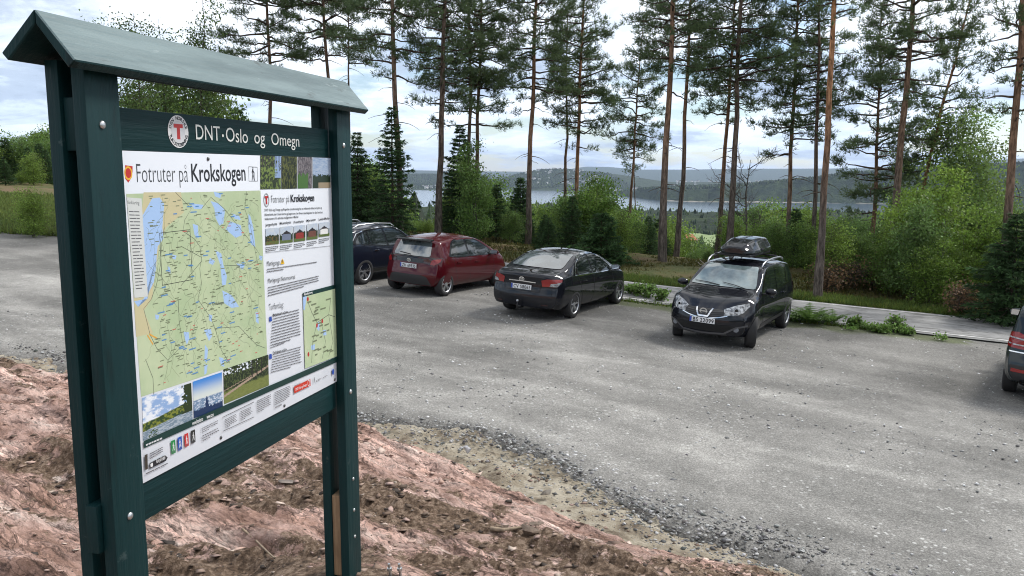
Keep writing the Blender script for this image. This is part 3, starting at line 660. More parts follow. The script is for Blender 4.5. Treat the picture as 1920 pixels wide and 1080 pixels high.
# --- main map
MAPM = M('map_green', (.40, .50, .30), rough=.35, c2=(.50, .57, .37), vscale=7, spec=.4)
mapo = sheet('map', [(233, 363), (485.5, 357.5), (498, 665.5), (261, 744)], MAPM)
z2 = lambda x, y: (x/2.842+220, y/2.842+180)
z3 = lambda x, y: (x/2.842+220, y/2.842+540)
MTAN = INK('map_tan', (.55, .50, .30))
sheet('map_farmland', [z2(130, 512), z2(330, 512), z2(345, 620), z2(250, 700), z2(215, 780), z2(175, 1080), z3(130, 120), z3(180, 240), z3(90, 260), z3(76, 40), z2(140, 1000), z2(120, 620)], MTAN)
LAKEC = INK('map_blue', (.36, .52, .78)); yl = layer()
lakes = [[z2(175, 545), z2(215, 540), z2(240, 575), z2(235, 640), z2(230, 700), z2(236, 760), z2(205, 800), z2(200, 850), z2(196, 920), z2(185, 990), z2(160, 1040), z3(140, 40), z3(100, 100), z3(78, 70), z2(150, 1080), z2(143, 1000), z2(135, 850), z2(126, 700), z2(122, 640)],
 [z2(382, 572), z2(450, 580), z2(440, 602), z2(400, 602)], [z2(488, 560), z2(530, 572), z2(565, 610), z2(556, 680), z2(535, 690), z2(515, 650), z2(508, 600)],
 [z2(592, 668), z2(650, 690), z2(656, 742), z2(622, 756), z2(570, 712)], [z2(690, 628), z2(700, 640), z2(716, 700), z2(727, 805), z2(705, 792), z2(690, 700)],
 [z2(512, 820), z2(545, 840), z2(556, 900), z2(575, 960), z2(570, 1005), z2(550, 1010), z2(540, 900)], [z2(484, 862), z2(512, 880), z2(500, 900), z2(478, 890)], [z2(625, 892), z2(672, 898), z2(660, 926), z2(640, 912)],
 [z2(285, 845), z2(306, 850), z2(300, 872), z2(283, 864)], [z2(258, 905), z2(272, 915), z2(275, 945), z2(262, 940)], [z2(548, 1035), z2(600, 1060), z3(640, 100), z3(600, 106), z3(560, 80), z3(552, 20)], [z3(452, 222), z3(490, 218), z3(496, 255), z3(480, 282), z3(465, 250)],
 [z3(343, 232), z3(371, 235), z3(374, 270), z3(361, 302), z3(350, 268)], [z3(458, 300), z3(474, 325), z3(468, 400), z3(455, 385)], [z3(532, 368), z3(555, 372), z3(562, 420), z3(545, 412)], [z3(192, 140), z3(214, 145), z3(208, 168), z3(194, 166)],
 [z2(392, 680), z2(420, 690), z2(425, 760), z2(402, 740)], [z2(505, 510), z2(545, 520), z2(540, 545), z2(512, 535)], [z2(600, 625), z2(640, 640), z2(650, 662), z2(618, 655)], [z2(748, 850), z2(766, 855), z2(762, 878), z2(748, 870)], [z3(478, 140), z3(497, 145), z3(494, 180), z3(480, 172)], [z3(728, 130), z3(742, 130), z3(745, 190), z3(730, 180)], [z3(455, 405), z3(472, 410), z3(466, 455), z3(455, 462)]]
for L in lakes: sheet('map_lake', L, LAKEC, y=yl)
rd_ = random.Random(8)
def inmap(fx, fy):
    a = np.array([233, 363])*(1-fx)+np.array([485.5, 357.5])*fx; b = np.array([261, 744])*(1-fx)+np.array([498, 665.5])*fx
    return tuple(a*(1-fy)+b*fy)
def wander(x, y, dx, dy, n):
    P = []
    for _ in range(n):
        P.append(inmap(min(max(x, .015), .985), min(max(y, .01), .99))); x += dx+rd_.uniform(-.022, .022); y += dy+rd_.uniform(-.012, .012)
        if x > .985 or y > .985 or x < .015 or y < .01: break
    return P
thin = [(wander(rd_.uniform(.12, 1), rd_.uniform(0, .8), rd_.uniform(-.02, .02), rd_.uniform(.012, .03), rd_.randint(7, 18)), False) for _ in range(85)]
lines([t_ for t_ in thin if len(t_[0]) > 2], .0008, INK('map_line', (.20, .23, .15)), 'map_paths')
thick = [([z2(300, 512), z2(385, 600), z2(350, 660), z2(340, 720), z2(400, 760), z2(430, 800), z2(440, 870), z2(430, 920), z2(440, 1000), z3(420, 60), z3(490, 160), z3(520, 240), z3(545, 330), z3(590, 400)], False), ([z2(440, 600), z2(490, 540), z2(560, 600), z2(640, 700), z2(720, 800), z2(760, 860), z2(700, 900), z2(560, 905)], False),
 ([z2(330, 800), z2(440, 860)], False), ([z2(240, 700), z2(225, 800), z2(220, 900), z2(200, 1000), z3(170, 60), z3(130, 110), z3(165, 250), z3(200, 320), z3(260, 385), z3(340, 300), z3(320, 180), z3(315, 60)], False), ([z2(440, 880), z2(390, 940), z2(330, 1010)], False), ([z3(140, 380), z3(180, 480), z3(185, 580)], False), ([z3(510, 215), z3(640, 205), z3(730, 300), z3(780, 320)], False), ([z2(680, 510), z2(670, 600), z2(700, 690), z2(740, 900)], False)]
lines(thick, .0015, INK('map_road', (.09, .10, .08)), 'map_roads')
lines([([z3(150, 250), z3(180, 300)], False), ([z3(205, 270), z3(160, 245)], False)], .004, INK('orange', (.7, .35, .05)), 'map_highway')
lines([([z2(215, 730), z2(378, 712), z2(390, 978), z2(230, 1008)], True)], .0017, BLK, 'map_frame')
def specks(n, mat, name, w=(.014, .034), hh=.0024, tilt=0):
    V, Fc = [], []; y = layer()
    for _ in range(n):
        u, z = P2(*inmap(rd_.uniform(.13, .96), rd_.uniform(.01, .98))); ww = rd_.uniform(*w); k = len(V)
        V += [(u, z), (u+ww, z+tilt*ww), (u+ww, z+hh+tilt*ww), (u, z+hh)]; Fc.append([k, k+3, k+2, k+1][::-1])
    return tag(nmesh(name, toV(V, y), Fc, mat, panel), kind='stuff')
specks(430, INK('map_name', (.17, .20, .12)), 'place_names', w=(.008, .024)); specks(60, INK('map_blue_name', (.10, .25, .5)), 'lake_names', hh=.0035); specks(34, INK('map_red', (.55, .12, .10)), 'route_marks', w=(.006, .022))
text('Krokskogen', z3(498, 93), z3(560, 84), .011, DGREY)
sheet('map_legend', [z2(38, 538), z2(118, 545), z2(152, 1068), z2(80, 1075)], INK('legend_white', (.60, .62, .60)))
text('forklaring', z2(42, 573), z2(106, 578), .010, DGREY)
words([z2(50, 605), z2(105, 607), z2(138, 1030), z2(88, 1035)], 24, fill=.8, th=.28, wl=(.10, .3))
# --- photographs printed along the bottom
def nz(s, t, f, k=0, o=4): return fbm(s*f*1.8+k, t*f*1.5+k*3, o+1, 70+k, .62)
def lakephoto(s, t):
    c = nz(s, t*1.6, 5, 1); skyc = mixv((.25, .38, .62), (.75, .78, .82), sstep(.35, .62, c)); hl = .58+.10*np.abs(s-.15)-.28*np.maximum(s-.2, 0)+.03*nz(s, t, 40, 2)
    far = mixv((.02, .05, .015), (.20, .22, .03), sstep(.45, .6, nz(s, t, 14, 3)))
    wat = mixv((.16, .22, .28), (.38, .43, .48), sstep(.4, .6, nz(s, t*5, 8, 4)))
    c = mixv(skyc, far, sstep(hl-.01, hl+.01, t)); wl_ = .80-.10*s
    c = mixv(c, wat, sstep(wl_, wl_+.01, t)); tr = (s+.35*nz(s, t, 9, 5) > 1.02-.10*np.abs(t-.2)) & (t < .75); c = mixv(c, (.02, .035, .01), tr*1.)
    bl = (np.hypot((s-.2)*1.5, t-.95) < .14) & (nz(s, t, 30, 6) > .5); return mixv(c, (.04, .07, .02), bl*1.)
photo([(262.5, 746.5), (355, 717.5), (358, 786), (264.5, 826)], 70, 56, lakephoto)
def bluephoto(s, t):
    c = mixv((.05, .22, .60), (.62, .66, .62), sstep(.0, .52, t)); c = mixv(c, mixv((.14, .22, .34), (.55, .6, .68), sstep(.45, .6, nz(s, t*3, 9, 7))), sstep(.52, .54, t))
    c = mixv(c, (.01, .03, .09), ((t > .74+.12*nz(s, t, 18, 8)) | ((np.abs(s-.45) < .05*(t-.45)*4) & (t > .52)))*1.); return c
photo([(358, 715.5), (412.5, 697.5), (414.5, 764.5), (360, 784)], 46, 54, bluephoto)
def logphoto(s, t):
    c = mixv((.012, .022, .008), (.09, .12, .04), sstep(.5, .66, nz(s*3, t, 16, 9))); c = mixv(c, (.7, .75, .82), ((nz(s, t, 12, 10) > .56) & (t < .22) & (s < .75))*1.)
    c = mixv(c, mixv((.10, .13, .03), (.22, .24, .07), nz(s, t, 20, 11)), sstep(.66, .74, t+.1*nz(s, t, 9, 12))); c = mixv(c, (.36, .27, .20), (np.abs(t-(.78-.42*s)) < .025+.02*nz(s, t, 30, 13))*1.)
    c = mixv(c, (.30, .22, .17), (np.abs(t-(.62-.25*s)) < .012)*1.); return mixv(c, (.02, .02, .015), ((np.abs((s*9) % 1-.5) < .1) & (t < .55) & (s > .55))*1.)
photo([(415.5, 692.5), (499.5, 664.5), (501, 722), (417, 757.5)], 80, 50, logphoto)
# --- right column
def treephoto(kind):
    def fn(s, t):
        if kind == 0: c = mixv((.02, .03, .012), (.16, .22, .05), sstep(.45, .62, nz(s, t, 9, 14))); c = mixv(c, (.25, .35, .55), ((s > .68) & (t < .65) & (nz(s, t, 8, 15) > .38))*1.); c = mixv(c, (.05, .04, .03), ((np.abs((s*6) % 1-.5) < .12) & (t < .35))*1.)
        elif kind == 1: c = mixv((.01, .015, .005), (.10, .11, .025), sstep(.45, .65, nz(s, t*.6, 12, 16)))
        elif kind == 2: c = mixv((.06, .05, .06), (.20, .18, .19), sstep(.4, .6, nz(s*2, t*.7, 12, 17))); c = mixv(c, (.06, .14, .03), ((t > .35+.4*nz(s, t, 5, 18)) & (s < .75))*1.)
        else: c = mixv((.12, .22, .42), (.5, .56, .62), nz(s, t*4, 6, 19)); c = mixv(c, (.02, .035, .02), (t > .45+.25*nz(s*3, t, 9, 20))*1.); c = mixv(c, (.30, .24, .16), ((t > .82) & (s > .3))*1.)
        return c
    return fn
for k, (a, b) in enumerate(((485, 523.5), (524.5, 553.5), (555, 581.5), (583, 616.5))):
    f = lambda x, top: (292+(x-485)/132*5.5) if top else (355.5-(x-485)/132*2.5)
    photo([(a, f(a, 1)), (b, f(b, 1)), (b, f(b, 0)), (a, f(a, 0))], 26, 44, treephoto(k))
disc(496.5, 375.5, .018, .024, INK('ring', (.35, .36, .38)), 'emblem', r0=.82); tee(496.5, 375.5, .022, .028, layer(), panel)
text('Fotruter på', (505.5, 380.5), (539.5, 379.5), .027, DGREY, bold=-.012); text('Krokskogen', (542, 379.3), (586, 377.5), .028, BLK, bold=.02)
for k, (s_, x1) in enumerate((('DNT Oslo og Omegn og Ringerike turistforening har et omfattende tilbud av hytter og', 600), ('blåmerkede stier. Enten korte og lange turer, her finnes rutemuligheter for alle, hele året.', 602), ('Velkommen til å utforske mulighetene i Marka!', 556))):
    text(s_, (493, 396.5+k*8.3), (x1, 392+k*8.4), .0085, DGREY, name='introduction', bold=.01)
th = [(494.5, 519.5, 429, 460), (521.5, 545.5, 426, 457), (547.5, 569, 424, 454), (571.5, 592, 421, 450.5), (594, 614, 418.5, 445)]
def hut(k):
    wall = [(.05, .06, .03), (.16, .19, .27), (.26, .035, .03), (.15, .06, .045), (.72, .72, .7)][k]
    def fn(s, t):
        c = mixv((.35, .45, .62), (.6, .62, .6), nz(s, t, 4, 30+k)); c = mixv(c, (.02, .035, .015), (t > .30+.3*nz(s*3, t, 5, 40+k))*(1. if k < 4 else .6)); c = mixv(c, (.10, .14, .04), (t > .80)*1.)
        hs = (np.abs(s-.5) < .34) & (t > .42) & (t < .84); rf = (t > .22+.75*np.abs(s-.5)) & (t < .44+.15*np.abs(s-.5)) & (np.abs(s-.5) < .42)
        if k == 0: hs = (np.abs(s-.35) < .12) & (t > .6) & (t < .8); rf = hs & False; c = mixv(c, (.14, .09, .03), ((t > .5) & (nz(s, t, 14, 50) > .55))*1.)
        c = mixv(c, wall, hs*1.); c = mixv(c, (.03, .025, .03), rf*1.); return mixv(c, (.5, .5, .48), (hs & (np.abs((s*5) % 1-.5) < .1) & (t > .52) & (t < .66))*1.)
    return fn
for k, (a, b, t_, bt) in enumerate(th):
    photo([(a, t_), (b, t_-2), (b, bt-2.5), (a, bt)], 20, 24, hut(k))
    text(('Jørgenhytta', 'Mostrahytta', 'Presthytta', 'Myrseter', 'Løvlia Marka')[k], (a, t_-4.5), (b-3 if k < 4 else b, t_-7), .0095, BLK, name='caption', bold=.012)
    words([(a, bt+3), (b, bt), (b, bt+9), (a, bt+13)], 3, th=.4, wl=(.05, .12))
lines([([(494, 474), (616, 461.5)], False)], .0012, DGREY, 'rule_line')
text('Mørkgonga', (497, 499), (521, 496), .0185, DGREY, bold=-.004)
sheet('warning_triangle', [(526, 484.5), (529.8, 494.5), (522.6, 495.8)], INK('warning', (.75, .45, .02))); sheet('warning_mark', [(525.6, 488), (527, 488), (526.9, 493), (525.9, 493.2)], BLK)
words([(497, 503), (598, 488.5), (598, 497), (497, 512)], 2, wl=(.03, .08))
text('Mørkgonga Naturreserval', (499, 530.5), (549.5, 522.5), .0165, DGREY, bold=.0)
words([(499, 537), (600, 514.5), (601, 530), (499, 557)], 4, wl=(.03, .08))
text('Turforslag:', (500.5, 581.5), (528, 576), .0235, DGREY, bold=-.01)
for k, yy in enumerate((595, 665)):
    sheet('route_marker', [(501, yy-1), (505.5, yy-2), (506, yy+7), (501.3, yy+8)], INK('marker_blue', (.03, .08, .38)))
words([(508, 590), (561, 577), (562, 633), (503, 650)], 11, wl=(.03, .09), th=.36); words([(503, 650), (552, 632), (552, 636), (503, 654)], 1, wl=(.03, .09))
words([(508, 662), (563, 647), (564, 684), (504, 700)], 8, wl=(.03, .09), th=.36)
text('Mørkgonga rundt, ca 2,5 time', (508, 592), (536, 586), .008, BLK, bold=.02, name='route_title'); text('Turforslagene, ca 2,5 km', (508, 663), (534, 656), .008, BLK, bold=.02, name='route_title')
sheet('inset_header', [(563.5, 549.5), (623.5, 534), (624, 541.5), (564, 557)], GRN); text('Mørkgonga', (566, 554.5), (582, 550), .010, WHT, bold=.02)
sheet('inset_map', [(564, 557), (624, 541.5), (627.5, 667.5), (568, 690.5)], MAPM)
sheet('inset_lake', [(564, 557), (571, 555), (568.5, 572), (567, 582), (564.6, 580)], LAKEC); sheet('inset_lake', [(590, 607), (594, 602), (596, 608), (594, 621), (590, 616)], LAKEC); sheet('inset_lake', [(601, 619), (607, 618), (608, 628), (602, 629)], LAKEC); sheet('inset_lake', [(579, 648), (586, 645), (586, 655), (580, 656)], LAKEC)
lines([([(571, 560), (580, 585), (590, 605), (597, 600), (612, 590), (624, 594)], False), ([(590, 606), (582, 640), (580, 680)], False), ([(597, 600), (606, 640), (600, 672)], False), ([(616, 560), (612, 590), (620, 640), (612, 668)], False)], .0022, INK('map_road', (.09, .10, .08)), 'inset_paths')
for cx, cy in ((573, 561), (590, 610), (600, 602), (574, 664)): disc(cx, cy, .007, .009, RED, 'inset_marker', n=12)
V, Fc = [], []; yy_ = layer()
for _ in range(26):
    u, z = P2(rd_.uniform(570, 614), rd_.uniform(562, 672)); ww = rd_.uniform(.018, .045); k = len(V); V += [(u, z), (u+ww, z), (u+ww, z+.006), (u, z+.006)]; Fc.append([k, k+1, k+2, k+3])
tag(nmesh('inset_names', toV(V, yy_), Fc, INK('map_name', (.10, .12, .07)), panel), kind='stuff')
# --- green band and the strip under it
sheet('green_band', [(264.6, 826.5), (501.2, 722.5), (627.6, 668.2), (627.9, 678), (501.5, 733.5), (265, 840)], GRN)
text('www.dntoslo.no', (356, 797), (376, 788), .013, WHT, bold=.02, name='web_address'); text('www.ut.no', (383, 785), (396, 779.5), .013, WHT, bold=.02, name='web_address')
words([(268, 832), (352, 795.5), (352.5, 800.5), (268.5, 837)], 1, mat=INK('pale', (.60, .60, .62)), wl=(.05, .12), th=.6)
for k, (cx, cy) in enumerate(((320.2, 837.5), (332.5, 831), (345, 824.5), (357.5, 818))):
    c = ((.02, .22, .06), (.02, .08, .38), (.5, .03, .03), (.02, .02, .02))[k]
    y0_ = layer(); u, z = P2(cx, cy); nmesh('route_symbol', toV([(u-.0095, z-.02), (u+.0095, z-.02), (u+.0095, z+.02), (u-.0095, z+.02)], y0_), [[0, 1, 2, 3]], INK('sym%d' % k, c), panel)
    walker(cx, cy, .013, WHT); words([(cx-3, cy+8.5), (cx+4, cy+5.5), (cx+4, cy+10), (cx-3, cy+13.5)], 2, th=.35, wl=(.3, .8))
sheet('arrow_sign', [(275, 868), (304, 853), (309, 857), (306, 863.5), (275.5, 878.5)], BLK); sheet('arrow_symbol', [(276.5, 869.5), (281, 867), (281.4, 873.8), (277, 876)], WHT); text('Kør på krøbli', (288, 868), (304.5, 860), .012, WHT, bold=.01, name='arrow_lettering')
words([(275, 849), (300, 836), (300, 847), (275, 862)], 3, th=.35, wl=(.1, .3)); words([(268, 886), (311, 865.5), (311, 869), (268, 890)], 1, th=.5, wl=(.1, .3)); sheet('printed_photo', [(266, 853), (271, 850.5), (271.5, 879), (267, 881)], INK('brown', (.05, .04, .03)))
words([(373, 801), (405, 785.5), (406, 797), (374, 812)], 3, th=.35); words([(374, 815), (406, 799), (407, 812), (375, 828)], 3, th=.35)
lines([([(412.5, 782), (471.5, 753), (471.5, 781), (413, 808)], True)], .0014, DGREY, 'box_line')
words([(417, 785), (439, 774), (440, 792), (418, 803)], 6, th=.4); words([(446, 770), (468, 760), (468.5, 778), (446.5, 789)], 6, th=.4)
words([(477, 750), (504, 737), (505, 761), (478, 774)], 7, th=.4); words([(510, 734), (541, 720.5), (541, 745), (510, 760)], 8, th=.4)
words([(511, 762), (530, 753), (530, 756), (511, 765)], 1, th=.9, wl=(.02, .04))
sheet('red_sign', [(546.5, 724.5), (577, 710), (577.5, 722.5), (547, 737)], INK('sign_red', (.55, .04, .02))); text('DNT Oslo og Omegn', (549.5, 732), (570, 722.5), .010, WHT, bold=.015, name='sign_lettering'); disc(574, 717.5, .009, .013, WHT, 'sign_emblem', n=16, r0=.75)
words([(547, 722), (576, 708.5), (576, 711), (547, 724.5)], 1, th=.5); walker(584.5, 712, .012, DGREY); words([(588, 712), (599, 706.5), (599, 710.5), (588, 716)], 2); words([(601, 706), (616, 698), (616, 700.5), (601, 708.5)], 1); disc(619.5, 696.5, .008, .013, INK('marker_blue', (.03, .08, .38)), 'printed_mark', n=16)
lines([([(583, 694), (624, 676)], False)], .0012, DGREY, 'rule_line')
for px, py in ((387, 298), (411, 820), (530, 760), (624, 711)):
    u, z = P2(px, py); bm = bmesh.new(); bmesh.ops.create_uvsphere(bm, u_segments=10, v_segments=6, radius=.0062)
    for v in bm.verts: v.co = Vector((v.co.x+u, v.co.z*.5-.007, v.co.y+z+z0))
    bobj('screw', bm, M('dark_screw', (.12, .12, .12), rough=.4, metal=.8), panel, smooth=60)
# ------------------------------------------------------------ cars
def paint(name, c, rough=.30, metal=0.): return M(name, c, rough=.45, metal=metal, coat=.85, spec=.05)
RUBBER = M('tyre_rubber', (.022, .022, .023), rough=.8, bump=.3, bscale=60)
PLAST = M('black_plastic', (.018, .018, .019), rough=.55)
GLOSSB = M('gloss_black', (.006, .006, .007), rough=.12, spec=.6)
CAVITY = M('wheel_well', (.008, .008, .008), rough=.9)
ALLOY = M('alloy', (.50, .51, .53), rough=.32, metal=.85); ALLOYD = M('dark_alloy', (.05, .05, .055), rough=.35, metal=.6)
CHROME = M('chrome', (.72, .73, .75), rough=.12, metal=1.)
LAMPR = M('tail_lamp_red', (.24, .010, .010), rough=.12, spec=.8); LAMPC = M('clear_lamp', (.50, .52, .54), rough=.08, spec=.9, c2=(.05, .053, .056), vscale=13); LAMPD = M('dark_lamp', (.03, .006, .008), rough=.12, spec=.8)
WHITEP = M('plate_white', (.72, .73, .74), rough=.4); BLUEP = M('plate_blue', (.02, .06, .35), rough=.4); PLTXT = M('plate_black', (.015, .015, .015), rough=.5)
def glassm(name, c, ior):
    m = M(name, c, rough=.03, spec=.5, c2=tuple(k*2.2+.006 for k in c), vscale=2.5); m.node_tree.nodes['Principled BSDF'].inputs['IOR'].default_value = ior; return m
GLS = glassm('tinted_side_glass', (.006, .009, .009), 2.0); GLR = glassm('rear_glass', (.05, .062, .065), 2.7); GLF = glassm('windscreen_glass', (.10, .13, .13), 2.3)
FR = np.array([-1, -.82, -.45, 0, .45, .82, 1])
def car_body(S, mat):
    hl = S['L']/2; xs = np.array(S['xs']); n = len(xs)
    def secn(x, grid=False):
        W = interp(x, S['W']); tp = interp(x, S['top']); bt = min(interp(x, S['belt']), tp-.03); zb = interp(x, S['bot'])
        k = sstep(.10, .34, tp-bt); cr = .035+.045*k*S.get('crown', 1)
        ze = tp-cr; wb = W*S.get('bw', .955); we = (wb*.86)*(1-k)+(wb-(ze-bt)*S['tumble'])*k
        zs = zb+(bt-zb)*np.array([0, .13, .42, .74, 1])
        zr = [zb, zs[1], zs[2], zs[3], bt, ze, tp]; wr = [W*.86, W*.975, W, W*1.0, wb, we, we]
        G = np.zeros((7, 7, 3))
        for r in range(7):
            for c in range(7):
                f = FR[c]
                if r == 0: p = (wr[0]*f, zb)
                elif r == 6: p = (we*f*.93, ze+(tp-ze)*(1-abs(f)**2.4*.75))
                else: p = (wr[r]*f, zr[r])
                G[r, c] = (x, p[0], p[1])
        ef = sstep(hl-S['nose'], hl, x); eb = sstep(-hl+S['tail'], -hl, x)
        G[:, :, 0] -= ef*(S['bow'][0]*np.abs(G[:, :, 1]/W)**2.4+interp(G[:, :, 2], S['noseprof']))
        G[:, :, 0] += eb*(S['bow'][1]*np.abs(G[:, :, 1]/W)**2.6+interp(G[:, :, 2], S['tailprof']))
        return G
    border = [(0, c) for c in range(7)]+[(r, 6) for r in range(1, 7)]+[(6, c) for c in range(5, -1, -1)]+[(r, 0) for r in range(5, 0, -1)]
    bm = bmesh.new(); rings = []
    cl = bm.edges.layers.float.new('crease_edge')
    for x in xs:
        G = secn(x); rings.append([bm.verts.new(G[r, c]) for r, c in border])
    nb = len(border)
    for a, b in zip(rings[:-1], rings[1:]):
        for k in range(nb): bm.faces.new((a[k], a[(k+1) % nb], b[(k+1) % nb], b[k]))
    for ring, x, rev in ((rings[0], xs[0], True), (rings[-1], xs[-1], False)):
        G = secn(x); vv = {}
        for (r, c), v in zip(border, ring): vv[r, c] = v
        for r in range(1, 6):
            for c in range(1, 6): vv[r, c] = bm.verts.new(G[r, c])
        for r in range(6):
            for c in range(6):
                q = (vv[r, c], vv[r, c+1], vv[r+1, c+1], vv[r+1, c]); bm.faces.new(q[::-1] if rev else q)
    bm.verts.ensure_lookup_table()
    # creases: shoulder line (row 4), roof edge (row 6 corner), sill (row 0 corner)
    idx = {rc: k for k, rc in enumerate(border)}
    for a, b in zip(rings[:-1], rings[1:]):
        for rc, cv in (((4, 0), .55), ((4, 6), .55), ((5, 0), .35), ((5, 6), .35), ((0, 0), .5), ((0, 6), .5), ((3, 0), .25), ((3, 6), .25)):
            e = bm.edges.get((a[idx[rc]], b[idx[rc]]))
            if e: e[cl] = cv
    for ring, cv in ((rings[0], .35), (rings[-1], .25)):
        for k in range(nb):
            e = bm.edges.get((ring[k], ring[(k+1) % nb])); e[cl] = cv
    me = bpy.data.meshes.new('body'); bmesh.ops.recalc_face_normals(bm, faces=bm.faces[:]); bm.to_mesh(me); bm.free()
    me.materials.append(mat); me.materials.append(CAVITY); me.materials.append(PLAST)
    o = bpy.data.objects.new('body', me); col.objects.link(o)
    o.modifiers.new('s', 'SUBSURF').levels = 3; o.modifiers['s'].render_levels = 3
    # wheel arches
    cb = bmesh.new(); W0 = S['Wd']/2
    for x in (S['fx'], S['rx']):
        for sgn in (-1, 1):
            r_ = bmesh.ops.create_cone(cb, cap_ends=True, segments=40, radius1=S['r']+.07, radius2=S['r']+.07, depth=.62)
            for v in r_['verts']: v.co = Vector((v.co.x+x, v.co.z+sgn*(W0+.02), v.co.y+S['r']+.018))
    cm = bpy.data.meshes.new('cut'); cb.to_mesh(cm); cb.free(); cm.materials.append(CAVITY); co = bpy.data.objects.new('cut', cm); col.objects.link(co)
    bo = o.modifiers.new('b', 'BOOLEAN'); bo.operation = 'DIFFERENCE'; bo.object = co; bo.solver = 'EXACT'
    try: bo.material_mode = 'TRANSFER'
    except Exception: pass
    dg = bpy.context.evaluated_depsgraph_get(); em = bpy.data.meshes.new_from_object(o.evaluated_get(dg), preserve_all_data_layers=False, depsgraph=dg)
    for ob in (o, co): bpy.data.objects.remove(ob)
    em.name = 'body'
    em.polygons.foreach_set('use_smooth', np.ones(len(em.polygons), bool)); em.set_sharp_from_angle(angle=R(38))
    # lower cladding in plastic
    if S.get('clad'):
        for p in em.polygons:
            c = p.center
            if p.material_index == 0 and c.z < S['clad'](c.x, c.y): p.material_index = 2
    o = bpy.data.objects.new('body', em); col.objects.link(o)
    bmx = bmesh.new(); bmx.from_mesh(em); bvh = BVHTree.FromBMesh(bmx); bmx.free()
    return o, bvh
class Car:
    def __init__(s, S, name, label, cat, x, y, yaw, paintm):
        s.S = S; s.name = name
        nz_ = Vector((-PL[1], -PL[2], 1)).normalized(); f = Vector((math.cos(R(yaw)), math.sin(R(yaw)), 0)); f = (f-nz_*f.dot(nz_)).normalized(); l = nz_.cross(f)
        m_ = Matrix((f, l, nz_)).transposed().to_4x4(); m_.translation = Vector((x, y, float(plane(x, y))))
        s.root = empty(name, mw=m_, label=label, cat=cat)
        s.body, s.bvh = car_body(S, paintm); s.body.parent = s.root; s.paint = paintm
    def frame(s, d):
        """projection direction d (unit, pointing at the car) -> lateral axis"""
        d = Vector(d).normalized()
        if abs(d.z) > .9: return d, Vector((1, 0, 0)), Vector((0, 1, 0))
        lat = Vector((0, 0, 1)).cross(-d).normalized() if True else None
        return d, lat, Vector((0, 0, 1))
    def hit(s, a, b, d, off=.004):
        d, la, up = s.frame(d); o = la*a+up*b-d*6
        h = s.bvh.ray_cast(o, d)
        if h[0] is None: return None, None
        n = h[1]
        if n.dot(d) > 0: n = -n
        return h[0]+n*off, n
    def decal(s, name, poly, d, mat, off=.004, st=.05, parent=None, label=None, thick=0):
        """a shaped panel laid on the body: polygon in (lateral, up) of direction d, draped on the surface"""
        poly = [p for p in poly]
        bm = bmesh.new(); vs_ = [bm.verts.new((p[0], p[1], 0)) for p in poly]; bm.faces.new(vs_)
        a = [p[0] for p in poly]; b = [p[1] for p in poly]
        for lo, hi, nrm in ((min(a), max(a), (1, 0, 0)), (min(b), max(b), (0, 1, 0))):
            k = lo+st
            while k < hi:
                bmesh.ops.bisect_plane(bm, geom=bm.verts[:]+bm.edges[:]+bm.faces[:], plane_co=(k if nrm[0] else 0, k if nrm[1] else 0, 0), plane_no=nrm, dist=1e-5); k += st
        bad = []
        for v in bm.verts:
            p, n = s.hit(v.co.x, v.co.y, d, off)
            if p is None: bad.append(v)
            else: v.co = p
        if bad: bmesh.ops.delete(bm, geom=bad, context='VERTS')
        if not bm.faces: bm.free(); return None
        bm.normal_update()
        if thick: 
            r_ = bmesh.ops.solidify(bm, geom=bm.faces[:], thickness=thick)
        o = bobj(name, bm, mat, parent or s.root, smooth=40)
        if label: o['label'] = label
        return o
    def strip(s, name, pts, w, d, mat, off=.005, parent=None, closed=False, st=.05):
        P = [Vector(p) for p in pts]; q = []
        for k in range(len(P)-1+closed):
            a, b = P[k], P[(k+1) % len(P)]; m = max(1, int((b-a).length/st))
            q += [a.lerp(b, t_/m) for t_ in range(m)]
        if not closed: q.append(P[-1])
        n = len(q); V = []
        for k in range(n):
            t_ = (q[(k+1) % n]-q[k-1]) if closed or 0 < k < n-1 else ((q[1]-q[0]) if k == 0 else (q[-1]-q[-2]))
            t_.normalize(); nn_ = Vector((-t_.y, t_.x))*w/2
            for e in (q[k]+nn_, q[k]-nn_):
                p, _ = s.hit(e.x, e.y, d, off)
                V.append(p)
        ok = lambda *i: all(V[j] is not None and (V[j]-V[i[0]]).length < .35 for j in i)
        Fc = [(2*k, 2*k+1, 2*((k+1) % n)+1, 2*((k+1) % n)) for k in range(n if closed else n-1)]
        Fc = [f for f in Fc if ok(*f)]; V = [v if v is not None else Vector() for v in V]
        if not Fc: return None
        used = sorted({i for f in Fc for i in f}); mp_ = {i: k for k, i in enumerate(used)}
        return nmesh(name, [V[i] for i in used], [[mp_[i] for i in f] for f in Fc], mat, parent or s.root, smooth=True)
    def wheel(s, x, sgn, steer=0, rimmat=ALLOY, spokes=5, dark=None):
        S = s.S; r = S['r']; w = .215; W0 = S['Wd']/2; rr = r*.68
        wh = empty('wheel'); wh.parent = s.root
        wh.location = (x, sgn*(W0-.112), r-.005); wh.rotation_euler = (0, 0, R(steer))
        prof = [(rr, -w/2*.9), (rr+.02, -w/2), (r-.035, -w/2), (r-.008, -w/2+.02), (r, -w/2+.045), (r, w/2-.045), (r-.008, w/2-.02), (r-.035, w/2), (rr+.02, w/2), (rr, w/2*.9)]
        ns = 48; V, Fc = [], []
        for k in range(ns):
            c, sn = math.cos(2*math.pi*k/ns), math.sin(2*math.pi*k/ns)
            for a, b in prof: V.append((a*c, b*sgn, a*sn))
        m_ = len(prof)
        for k in range(ns):
            for j in range(m_-1): Fc.append([k*m_+j, k*m_+j+1, ((k+1) % ns)*m_+j+1, ((k+1) % ns)*m_+j])
